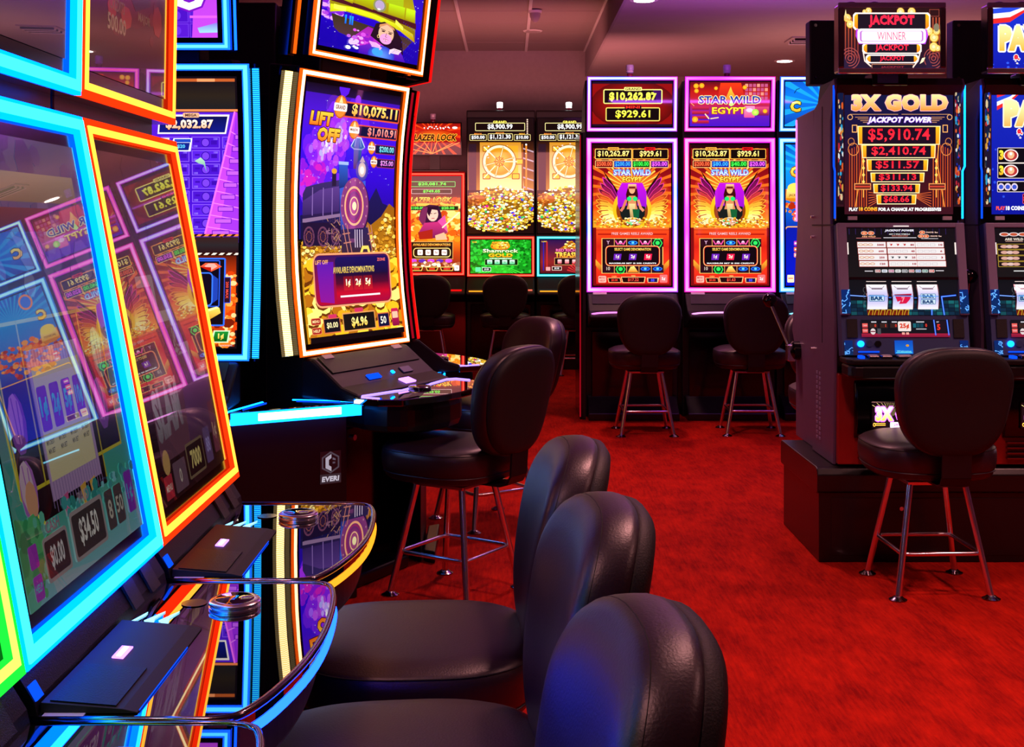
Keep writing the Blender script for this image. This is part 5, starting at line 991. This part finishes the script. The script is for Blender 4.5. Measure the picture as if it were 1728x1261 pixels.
# ------------------------------------------------------------------ row of two-screen machines
def upright(label, X, c, low, up, Y=9.2, base_lamp=True, knob=None):
    r = empty('slot_machine', (X, Y, 0)); tag(r, label, 'slot machine')
    MB().prism_x([(.03, 0), (.03, 2.5), (.30, 2.46), (.55, 2.1), (.6, 0)], -.345, .345).build('cabinet', M['black'], r, bevel=.01)
    lo = Prof([(-.02, .927), (.0, 2.066)]); hi = Prof([(-.0, 2.114), (-.03, 2.517)])
    lit_screen(r, lo, .672, c, c+'_outer', low, 'scr', lw=.036, gap=.012, name='lower_screen', core_in=.2, cw=.021)
    lit_screen(r, hi, .665, c, c+'_outer', up, 'scr', lw=.028, gap=.010, name='upper_screen', core_in=.2, cw=.016)
    tower_lamp(r, -.01, .05, 2.515, .1)
    MB().prism_x([(.03, .92), (-.03, .92), (-.16, .80), (-.30, .775), (-.30, .745), (-.12, .68), (.03, .66)], -.335, .335).build('console', M['satin'], r, bevel=.012)
    p = Prof([(-.16, .802), (-.03, .922)]); MB().strip(p, -.30, .30, .35, .95, 0, .004).build('speaker_grille', M['grille'], r)
    MB().strip(p, -.29, -.19, .88, 1.0, .004, .007).build('sticker', M['sticker'], r)
    MB().tube(catmull([(-.33, -.20, .765), (-.30, -.27, .785), (-.2, -.30, .795), (0, -.31, .797), (.2, -.30, .795), (.30, -.27, .785), (.33, -.20, .765)], 4), .006, 6).build('deck_light', M[c if 'star' in c else 'violetline'], r, smooth='all')
    MB().box(-.30, .30, -.02, .03, .10, .64).build('front_door', M['gloss'], r, bevel=.006)
    MB().prism_x([(.03, 0), (-.17, 0), (-.17, .05), (-.02, .16), (.03, .16)], -.33, .33).build('foot_box', M['plinth'], r, bevel=.006)
    return r
upright('slot machine with winged queen picture, the one whose upper screen shows two gold jackpot sums', .913, 'star_a', art_egypt(0), art_egypt_top(0))
upright('slot machine with winged queen picture, the one whose upper screen shows a title over flames', 1.634, 'star_b', art_egypt(1), art_egypt_top(1))
upright('blue lit slot machine with blue picture, half hidden behind the reel machines', 2.335, 'star_c', art_blue_c(False), art_blue_c(True))
ep = empty('end_panel', (.535, 9.1, 0)); tag(ep, 'black end panel with red glowing front edge beside the winged queen machines', 'end panel')
MB().box(-.012, .03, 0, .62, 0, 2.1).build('panel', M['gloss'], ep, bevel=.004)
MB().box(-.014, -.006, -.006, .0, .02, 2.08).build('red_edge_light', M['ribred'], ep)
MB().box(.008, .03, -.01, .0, .0, 2.1).build('edge_strip', M['black'], ep)

# ------------------------------------------------------------------ far row
FY = 12.4
def vault_machine(label, X, c, low):
    r = empty('slot_machine', (X, FY, 0)); tag(r, label, 'slot machine')
    MB().prism_x([(.02, 0), (.02, 2.57), (.04, 2.58), (.5, 2.5), (.55, 0)], -.342, .342).build('cabinet', M['black'], r, bevel=.01)
    hi = Prof([(.0, 1.34), (.0, 2.50)]); bz = MB().strip(hi, -.335, .335, 0, 1, -.03, 0).build('tall_screen', M['gloss'], r)
    art_vault().build(bz, M['scr'], on_prof(hi, .006, .994), .655, 0)
    lo = Prof([(-.02, .917), (0, 1.317)]); lit_screen(r, lo, .67, c+'_core', c+'_outer', low, 'scr', lw=.026, gap=.008, name='lower_screen', core_in=.2, cw=.014)
    tower_lamp(r, -.01, .1, 2.575, .09, True)
    MB().prism_x([(.02, .91), (-.03, .91), (-.16, .80), (-.28, .77), (-.28, .74), (.02, .66)], -.335, .335).build('console', M['satin'], r, bevel=.012)
    p = Prof([(-.27, .775), (-.16, .803)]); MB().strip(p, -.31, -.12, .1, .25, 0, .006).build('deck_light', M['amberline'], r); MB().strip(p, .22, .31, .4, .6, 0, .006).build('deck_light', M['red_core'], r)
    MB().box(-.30, .30, -.01, .02, .08, .64).build('front_door', M['gloss'], r, bevel=.005)
    MB().box(-.33, .33, -.10, .02, 0, .1).build('foot_box', M['plinth'], r, bevel=.006)
    return r
vault_machine('tall slot machine with gold vault picture above a green clover screen', -.077, 'red', art_shamrock())
vault_machine('tall slot machine with gold vault picture above a dark red treasure screen edged in teal', .617, 'teal', art_treasure())
r = empty('slot_machine', (-.738, FY, 0)); tag(r, 'red lit slot machine with fiery heroine picture and separate sign screen, far row', 'slot machine')
MB().prism_x([(.02, 0), (.0, .9), (.02, 1.97), (.4, 1.97), (.5, 0)], -.312, .312).build('cabinet', M['redpanel'], r, bevel=.02)
lo = Prof([(-.02, .93), (0, 1.95)]); lit_screen(r, lo, .60, 'red_core', 'red_outer', art_lazer(), 'scr', lw=.03, gap=.012, name='lower_screen', core_in=.2, cw=.012)
hi = Prof([(.06, 2.126), (.05, 2.46)]); bz = MB().strip(hi, -.27, .27, 0, 1, -.05, 0).build('sign_screen', M['gloss'], r, bevel=.005); art_lazer_top().build(bz, M['scr'], on_prof(hi, .04, .96), .515, 0)
MB().box(-.05, .05, .08, .16, 1.95, 2.15).build('sign_post', M['black'], r); MB().box(-.25, .25, .04, .3, 1.955, 1.985).build('cabinet_top', M['gloss'], r, bevel=.01); tower_lamp(r, -.02, .09, 2.46, .09)
MB().prism_x([(.02, .92), (-.03, .92), (-.16, .80), (-.28, .77), (-.28, .74), (.02, .66)], -.312, .312).build('console', M['satin'], r, bevel=.012)
p = Prof([(-.27, .775), (-.16, .803)]); MB().strip(p, .16, .28, .3, .6, 0, .006).build('deck_light', M['red_outer'], r)
MB().box(-.30, .30, -.10, .02, 0, .1).build('foot_box', M['plinth'], r, bevel=.006)
# ------------------------------------------------------------------ three-reel machines on a plinth
def P2(px, py, Y): s = FOC/Y; return ((px-CXP)/s, EYE-(py-HOR)/s)
RY = 5.20
pl = empty('machine_plinth', (1.30, 5.21, 0)); tag(pl, 'long black laminate plinth under the three-reel machines', 'plinth')
MB().box(0.0, 2.6, 0, .67, 0, .30).build('plinth_body', M['plinth'], pl, bevel=.004)
MB().prism_x([(.0, .29), (-.02, .30), (-.025, .37), (-.01, .395), (.02, .40), (.66, .40), (.68, .39), (.68, .30), (.67, .29)], -.012, 2.6).build('plinth_cap', M['plinth'], pl, bevel=.004)
MB().lathe([(.007, 0), (.009, .004)], (0, 0, 0), 12, Matrix.Rotation(R(90), 4, 'X')).build('lock', M['chrome'], pl).location = (.345, 0, .225)
MB().box(.05, 2.5, -.003, 0, .03, .27).build('front_panel', M['plinth'], pl, bevel=.002)
def reel_machine(label, X, gold):
    r = empty('slot_machine', (X, RY+.02, 0)); r.scale = (1.075, 1, 1); tag(r, label, 'slot machine')
    hw = .255
    side = [(.03, .40), (.02, .80), (-.05, .98), (.045, 1.42), (.045, 1.90), (-.02, 2.0), (.0, 2.03), (.30, 2.03), (.36, 1.92), (.385, 1.42), (.36, 1.1), (.388, .40)]
    MB().prism_x([(y+.012 if y < .2 else y, z) for y, z in side], -hw+.012, hw-.012).build('cabinet', M['black'], r)
    for s in (-1, 1):
        a, b = sorted((s*hw, s*(hw-.012)))
        sd = MB().prism_x([(.03, .402), (.01, .80), (.01, 1.0), (.075, 1.42), (.075, 1.86), (.0, 2.0), (.02, 2.03), (.30, 1.95), (.36, 1.93), (.385, 1.42), (.36, 1.1), (.388, .402)], a, b).build('side_panel', M['side'], r, bevel=.003)
        if s < 0:
            MB().box(-hw-.0015, -hw, .02, .385, 1.410, 1.416).build('panel_seam', M['shell'], sd)
            MB().box(-hw-.0015, -hw, .205, .211, .9, 1.93).build('panel_seam', M['shell'], sd)
            for i in range(14):
                for j in range(2): MB().box(-hw-.002, -hw, .235+j*.05, .258+j*.05, .47+i*.022, .482+i*.022).build('vent_hole', M['trimgrey'], sd)
            for zz in (.86, 1.36, 1.45): MB().lathe([(.006, 0), (.006, .01)], (0, 0, 0), 8, Matrix.Rotation(R(-90), 4, 'Y')).build('screw', M['chrome'], sd).location = (-hw, .37, zz)
    # upper glass
    up = Prof([(.02, 1.432), (.02, 2.01)]); W = .49
    fr = MB().strip(up, -W/2, W/2, 0, 1, -.04, 0).build('upper_glass', M['gloss'], r)
    g = art_gold() if gold else art_patriot(False)
    g.build(fr, M['scr'], on_prof(up, .045, .985), .425, 0)
    for s in (-1, 1):
        a, b = sorted((s*.215, s*.243)); MB().strip(up, a, b, .1, 1, -.002, .006).build('side_mirror', M['chrome'], fr)
        art_wildtrim(s+gold).build(fr, M['print'], lambda x, v, d, s=s: (s*.229+x, .0125-d, 1.50+v*.5), .02, .5, name='side_picture')
        e = MB().tube([(s*.250, .02, 1.44), (s*.250, .02, 1.64), (s*.256, .012, 1.66), (s*.256, .012, 2.0)], .004, 6).build('edge_light', M['deepblue'] if s < 0 else M['azure'], fr)
    for xx in (-.20, .17): MB().box(xx, xx+.035, .008, .018, 1.434, 1.450).build('sticker', M['sticker'], fr)
    MB().strip(up, -W/2, W/2, .985, 1.0, 0, .012).build('top_trim', M['darkchrome'], fr)
    # lower door with grey frame, pay glass and reel glass
    dr = Prof([(-.085, .875), (.005, 1.42)])
    d = MB().strip(dr, -.245, .245, 0, 1, -.06, 0).build('lower_door', M['blueface'], r)
    for s in (-1, 1):
        a, b = sorted((s*.212, s*.247)); MB().strip(dr, a, b, .30, 1, -.01, .016).build('door_rail', M['trimgrey'], d, bevel=.004)
        MB().strip(dr, s*.209-.002, s*.209+.002, .76, .85, .006, .009).build('rail_glint', M['soft_glow'], d)  # emissive sliver stands in for a small highlight on the rail
    MB().strip(dr, -.245, .245, .965, 1, 0, .014).build('door_rail', M['trimgrey'], d, bevel=.003)
    art_pays(0 if gold else 1).build(d, M['print_l'], on_prof(dr, .585, .96, .004), .42, 0, name='pay_glass')
    MB().strip(dr, -.21, .21, .565, .585, 0, .016).build('chrome_bar', M['darkchrome'], d)
    art_reelglass().build(d, M['print_l'], on_prof(dr, .30, .565, .002), .42, 0, name='reel_glass')
    MB().strip(dr, -.03, .03, .970, .977, .0145, .016).build('glint_line', M['soft_glow'], d)  # thin glowing strip, a painted glint on the top rail
    for k in range(3):
        cx = -.105+k*.098; MB().strip(dr, cx-.038, cx+.038, .552, .555, .004, .007).build('reel_lamp', M['soft_glow'], d)
        rp = Prof([(dr.at(.345)[0]-.002, dr.at(.345)[1]), (dr.at(.44)[0]-.016, dr.at(.44)[1]), (dr.at(.53)[0]-.002, dr.at(.53)[1])], 4)
        MB().strip(rp, cx-.043, cx+.043, -.02, 1.02, -.012, .0005, 8).build('reel_frame', M['darkchrome'], d)
        art_reel(('bar', 'seven', 'bars')[k]).build(d, M['print_b'], (lambda cx, rp: lambda x, v, q: (cx+x, *rp.at(v, .002+q)))(cx, rp), .078, 0, name='reel', cuts=6)
    art_meter().build(d, M['print_l'], on_prof(dr, .135, .265, .004), .34, 0, name='meter_display')
    for s in (-1, 1):
        a, b = sorted((s*.185, s*.225)); MB().strip(dr, a, b, .13, .27, 0, .006).build('speaker_grille', M['shell'], d)
        art_arcs().build(d, M['print_l'], (lambda s: lambda x, v, q: (s*.228+x, *dr.at(.31+.18*v, .018+q)))(s), .034, 0, name='spark_picture')
        art_arcs().build(d, M['print_l'], (lambda s: lambda x, v, q: (s*.222+x, *dr.at(.0+.11*v, .004+q)))(s), .032, 0, name='spark_picture')
    # card panel and deck
    for k, m_ in enumerate(('azure', 'blueface', 'satin')):
        y_, z_ = dr.at(.085, .003); MB().lathe([(.013, 0), (.013, .004)], (0, 0, 0), 16, Matrix.Rotation(R(90), 4, 'X')).build('round_port', M[m_], d).location = (-.175+k*.033, y_, z_)
    MB().strip(dr, -.185, -.105, .02, .03, .001, .005).build('ticket_slot_light', M['deepblue'], d)
    art_bluescreen().build(d, M['print_l'], (lambda x, v, q: (-.01+x, *dr.at(.01+.10*v, .004+q))), .07, 0, name='small_display')
    dkp = [(-.25, -.16), (-.235, -.185), (-.20, -.195), (.20, -.195), (.235, -.185), (.25, -.16), (.25, -.05), (-.25, -.05)]
    dk = MB().prism_z(dkp, .845, .868).build('button_deck', M['satin'], r, bevel=.006)
    MB().prism_z([(x*.97, y*.95) for x, y in dkp], .79, .843).build('deck_apron', M['black'], r, bevel=.01)
    for k, (xx, ww) in enumerate([(-.20, .02), (-.165, .04), (-.115, .04), (-.055, .055), (.03, .04), (.08, .04), (.15, .06)]):
        bt = MB().box(xx, xx+ww, -.165, -.125, .868, .880).build('deck_button', M['deepblue'] if k == 0 else M['darkchrome'], dk, bevel=.003)
        if k: MB().box(xx+.004, xx+ww-.004, -.160, -.130, .880, .8825).build('button_face', M['sticker'], bt)
    # belly
    MB().box(-.246, .246, -.012, .02, .41, .79).build('belly_panel', M['redpanel'], r, bevel=.004)
    bl = MB().prism_x([(-.01, .52), (-.035, .53), (-.05, .58), (-.05, .70), (-.035, .755), (-.01, .765)], -.185, .20).build('belly_drum', M['gloss'], r, bevel=.006, smooth=True)
    MB().box(-.13, .13, -.060, -.051, .565, .68).build('belly_sign', M['gloss'], bl, bevel=.003)
    art_belly().build(bl, M['scr_sign'], lambda x, v, q: (x, -.0608-q, .570+.105*v), .25, 0, name='lit_sign')
    for k in range(4): MB().box(-.17, -.07, -.035, -.013, .435+k*.022, .443+k*.022).build('tray_bar', M['darkchrome'], r, bevel=.002)
    # pull handle on the right of the machine
    def handle(sx, y, lean):
        h = MB().lathe([(.035, 0), (.035, .012), (.02, .02)], (0, 0, 0), 20, Matrix.Rotation(R(90*sx), 4, 'Y')).build('handle_hub', M['gloss'], r, smooth=True); h.location = (sx*hw, y, .925)
        MB().box(*sorted((sx*.01, sx*.032)), -.02, .02, -.03, .04).build('handle_block', M['chrome'], h, bevel=.006)
        MB().tube([(sx*.024, 0, .02), (sx*.032, lean, .245)], .008, 10).build('handle_rod', M['darkchrome'], h, smooth=True)
        MB().lathe([(0.002, -.031), (.018, -.025), (.029, -.008), (.031, .003), (.026, .018), (.014, .028), (.002, .031)], (sx*.034, lean, .27), 18).build('handle_ball', M['ball'], h, smooth='all')
    handle(1, .10, -.05)
    # topper
    tz = -.025; tx = -.047
    tp_ = MB().box(-.205, .205, -.05, .03, 2.072, 2.358).build('topper_case', M['darkchrome'], r, bevel=.008); tp_.location = (tx, 0, tz)
    MB().box(-.208, .208, -.058, -.045, 2.066, 2.09).build('topper_rail', M['chrome'], tp_, bevel=.004); MB().box(-.208, .208, -.058, -.045, 2.340, 2.362).build('topper_rail', M['trimgrey'], tp_, bevel=.004)
    for s in (-1, 1): a, b = sorted((s*.185, s*.208)); MB().box(a, b, -.058, -.045, 2.09, 2.34).build('topper_rail', M['darkchrome'], tp_, bevel=.004)
    (art_jackpot_topper() if gold else art_patriot(True)).build(tp_, M['scr'], lambda x, v, q: (x, -.0515-q, 2.088+v*.255), .372, 0)
    MB().box(-.07, .07, -.03, .08, 2.02, 2.075).build('topper_mount', M['gloss'], tp_, bevel=.005)
    MB().box(-.05, .03, -.034, -.03, 2.03, 2.07).build('mount_plate', M['blueface'], tp_)
    for xx in (-.145, -.055): MB().lathe([(.02, 0), (.016, .014), (.006, .018)], (xx, -.0, 2.358), 12).build('topper_knob', M['darkchrome'], tp_, smooth=True)
    return r
M['print_l'] = screen_mat('backlit_glass', .95, rough=.05); M['print_b'] = screen_mat('backlit_reel', 1.0, rough=.2); M['scr_sign'] = screen_mat('bright_sign', 2.6)
reel_machine('three-reel slot machine with gold lettering and stacked red jackpot sums, black pull handle', 1.643, 1)
reel_machine('three-reel slot machine with red, white and blue banner picture, cut by the picture edge', 2.262, 0)
def back_machine(label, X, first):
    r = empty('slot_machine', (X, RY+.03+.78, 0), 180); tag(r, label, 'slot machine')
    hw = .255
    MB().prism_x([(.0, .40), (.0, .80), (-.08, .90), (.03, 1.42), (.03, 1.90), (.0, 1.93), (.35, 1.94), (.375, 1.42), (.375, .40)], -hw, hw).build('cabinet', M['side'], r, bevel=.004)
    up = Prof([(.02, 1.432), (.02, 1.92)]); fr = MB().strip(up, -.24, .24, 0, 1, -.01, .012).build('upper_glass', M['redpanel'], r)
    MB().strip(up, -.256, -.246, 0, 1, -.01, .02).build('edge_light', M['star_b'], fr); MB().strip(up, .246, .256, 0, 1, -.01, .02).build('edge_light', M['star_b'], fr)
    # its topper faces away from the camera
    t = MB().box(-.217, .217, .03, .12, 2.08, 2.385).build('topper_case', M['shell'], r, bevel=.008); MB().box(-.16, .02, .12, .128, 2.16, 2.33).build('topper_back_plate', M['black'], t, bevel=.003)
    MB().box(-.05, .05, .05, .12, 1.93, 2.085).build('topper_mount', M['black'], r)
    for xx, zz in ((-.19, 2.36), (.19, 2.36), (.19, 2.11), (-.19, 2.11)): MB().lathe([(.008, 0), (.008, .004)], (0, 0, 0), 8, Matrix.Rotation(R(-90), 4, 'X')).build('screw', M['darkchrome'], t).location = (xx, .12, zz)
    h = MB().lathe([(.045, 0), (.045, .03), (.02, .05)], (0, 0, 0), 20, Matrix.Rotation(R(90), 4, 'Y')).build('handle_hub', M['gloss'], r, smooth=True); h.location = (hw, .07, .815)
    MB().box(.02, .06, -.03, .022, -.05, .03).build('handle_block', M['chrome'], h, bevel=.006)
    MB().tube([(.05, 0, .02), (.115, -.10, .215)], .0095, 10).build('handle_rod', M['darkchrome'], h, smooth=True)
    MB().lathe([(0.002, -.036), (.02, -.030), (.034, -.008), (.036, .003), (.030, .020), (.016, .032), (.002, .036)], (.118, -.105, .235), 18).build('handle_ball', M['ball'], h, smooth='all')
    return r
back_machine('slot machine standing back to back with the gold lettered one, its sign seen from behind', 1.643, 1)
back_machine('slot machine standing back to back with the banner picture one, its sign seen from behind', 2.32, 0)

# ------------------------------------------------------------------ stools, front is local -y
def sup(a, b, n, e, k0=0):
    out = []
    for k in range(n):
        q = 2*math.pi*k/n; c, s = math.cos(q), math.sin(q)
        out.append((a*math.copysign(abs(c)**(2/e), c), b*math.copysign(abs(s)**(2/e), s)))
    return out
def make_stool():
    r = empty('casino_stool', (0, 0, 0)); N = 56
    # seat cushion
    o = sup(1, 1, N, 2.9)
    prof = [(.80, .448), (.90, .450), (.945, .462), (.955, .475), (.962, .478), (.985, .490), (1.0, .515), (1.0, .540), (.985, .562), (.945, .578), (.86, .586), (.70, .589), (.40, .590), (.12, .590)]
    rings = [[(x*.243*k, -.018+y*.242*k, z-(.012*(x*k)**2 if z > .57 else 0)) for x, y in o] for k, z in prof]
    st = MB().rings(rings).build('seat', M['leather'], r, smooth='all')
    MB().tube([(x*.243*.964, -.018+y*.242*.964, .4765) for x, y in o], .0035, 6, closed=True).build('seat_piping', M['leather'], st, smooth='all')
    MB().tube([(x*.243*.986, -.018+y*.242*.986, .562) for x, y in o], .0016, 4, closed=True).build('seam', M['stitch'], st, smooth='all')
    # backrest: outline in (x, z), pushed forward/back, wide at the top
    def outline(k, n=N):
        pts = []
        for x, zz in sup(1, 1, n, 2.8):
            t = (zz+1)/2; hw_ = .180+.042*min(1, t/.75)
            pts.append((x*hw_*k*1.0, .757+zz*.207*k))
        return pts
    def surf(x, z, d): # centre surface of the back; d positive towards the sitter (-y)
        t = (z-.55)/.42; return (x, .272+.045*t+.035*t*t - .55*x*x - d, z)
    fr = [(.94, -.004), (.985, .002), (1.0, .014), (1.003, .030), (1.0, .045), (.988, .060), (.962, .070), (.92, .077), (.85, .082), (.72, .086), (.45, .088), (.15, .088)]
    cu = MB().rings([[surf(x, z, d) for x, z in outline(k)] for k, d in fr]).build('back_cushion', M['leather'], r, smooth='all')
    MB().tube([surf(x, z, .058) for x, z in outline(.984)], .0018, 4, closed=True).build('seam', M['stitch'], cu, smooth='all')
    bk = [(.15, -.036), (.5, -.036), (.80, -.034), (.90, -.030), (.955, -.020), (.972, -.006), (.968, .006)]
    MB().rings([[surf(x, z, d) for x, z in outline(k)] for k, d in bk]).build('back_shell', M['shell'], r, smooth='all')
    # bracket
    b = MB()
    path = [(.05, .440), (.24, .440), (.272, .450), (.288, .48), (.292, .54), (.298, .62)]
    for i in range(len(path)-1):
        (y0, z0), (y1, z1) = path[i], path[i+1]; dy, dz = y1-y0, z1-z0; l = math.hypot(dy, dz); ny, nz = -dz/l*.004, dy/l*.004
        b.prism_x([(y0-ny, z0-nz), (y1-ny, z1-nz), (y1+ny, z1+nz), (y0+ny, z0+nz)], -.055, .055)
    b.build('back_bracket', M['plate'], r)
    # frame
    MB().box(-.118, .118, -.118, .118, .418, .434).build('seat_plate', M['chrome'], r, bevel=.004)
    MB().lathe([(.06, .434), (.06, .450)], n=20).build('swivel', M['plate'], r)
    for sx in (-1, 1):
        for sy in (-1, 1):
            lg = MB().tube([(sx*.178, sy*.178, .008), (sx*.106, sy*.106, .42)], .0125, 12).build('leg', M['chrome'], r, smooth=True)
            MB().lathe([(.033, .0), (.034, .004), (.022, .010), (.014, .016)], (sx*.178, sy*.178, 0), 18).build('foot_glide', M['darkchrome'], lg, smooth=True)
    f = .151; c_ = .03
    pts = []
    for cx, cy, a in ((f-c_, f-c_, 0), (-f+c_, f-c_, 90), (-f+c_, -f+c_, 180), (f-c_, -f+c_, 270)):
        for k in range(4): q = R(a+30*k); pts.append((cx+c_*math.cos(q), cy+c_*math.sin(q), .165))
    MB().tube(pts, .0085, 8, closed=True).build('foot_ring', M['chrome'], r, smooth='all')
    return r
stools = [  # x, y, facing degrees, label
    (-.170, 2.545, 184, 'black leather stool beside the orange edged machine, its whole seat cushion in view'),
    (-.150, 1.965, 186, 'black leather stool at the cyan edged machine, back between two others, seat cut below'),
    (-.145, 1.375, 187, 'nearest black leather stool, only its rounded back in view'),
    (-.205, 4.800, 147, 'black stool at the steam train machine, back turned, chrome legs in full view'),
    (-.105, 5.95, 213, 'black stool behind the one at the train machine, its front leather side showing'),
    (1.637, 4.865, 92, 'black stool at the gold lettered three-reel machine, seen from behind'),
    (.93, 8.52, 91, 'black stool in front of the winged queen machine with two gold sums above'),
    (1.655, 8.54, 88, 'black stool in front of the winged queen machine with the flame title above'),
    (1.72, 6.52, -90, 'brown tinted leather stool half hidden behind the three-reel machines, facing the camera'),
    (-.755, 11.95, 90, 'black stool in front of the red lit heroine machine in the far row'),
    (-.03, 11.95, 90, 'black stool in front of the vault machine with the green clover screen'),
    (.665, 11.95, 92, 'black stool in front of the far vault machine with the treasure screen'),
    (2.37, 5.02, 95, 'black stool at the banner picture machine, cut by the right picture edge'),
]
base = make_stool()
for i, (x, y, phi, lb) in enumerate(stools[:12]):
    o = base if i == 0 else copy_tree(base)
    o.location = (x, y, 0); o.rotation_euler = (0, 0, R(phi+90)); tag(o, lb, 'stool', 'black casino stools')
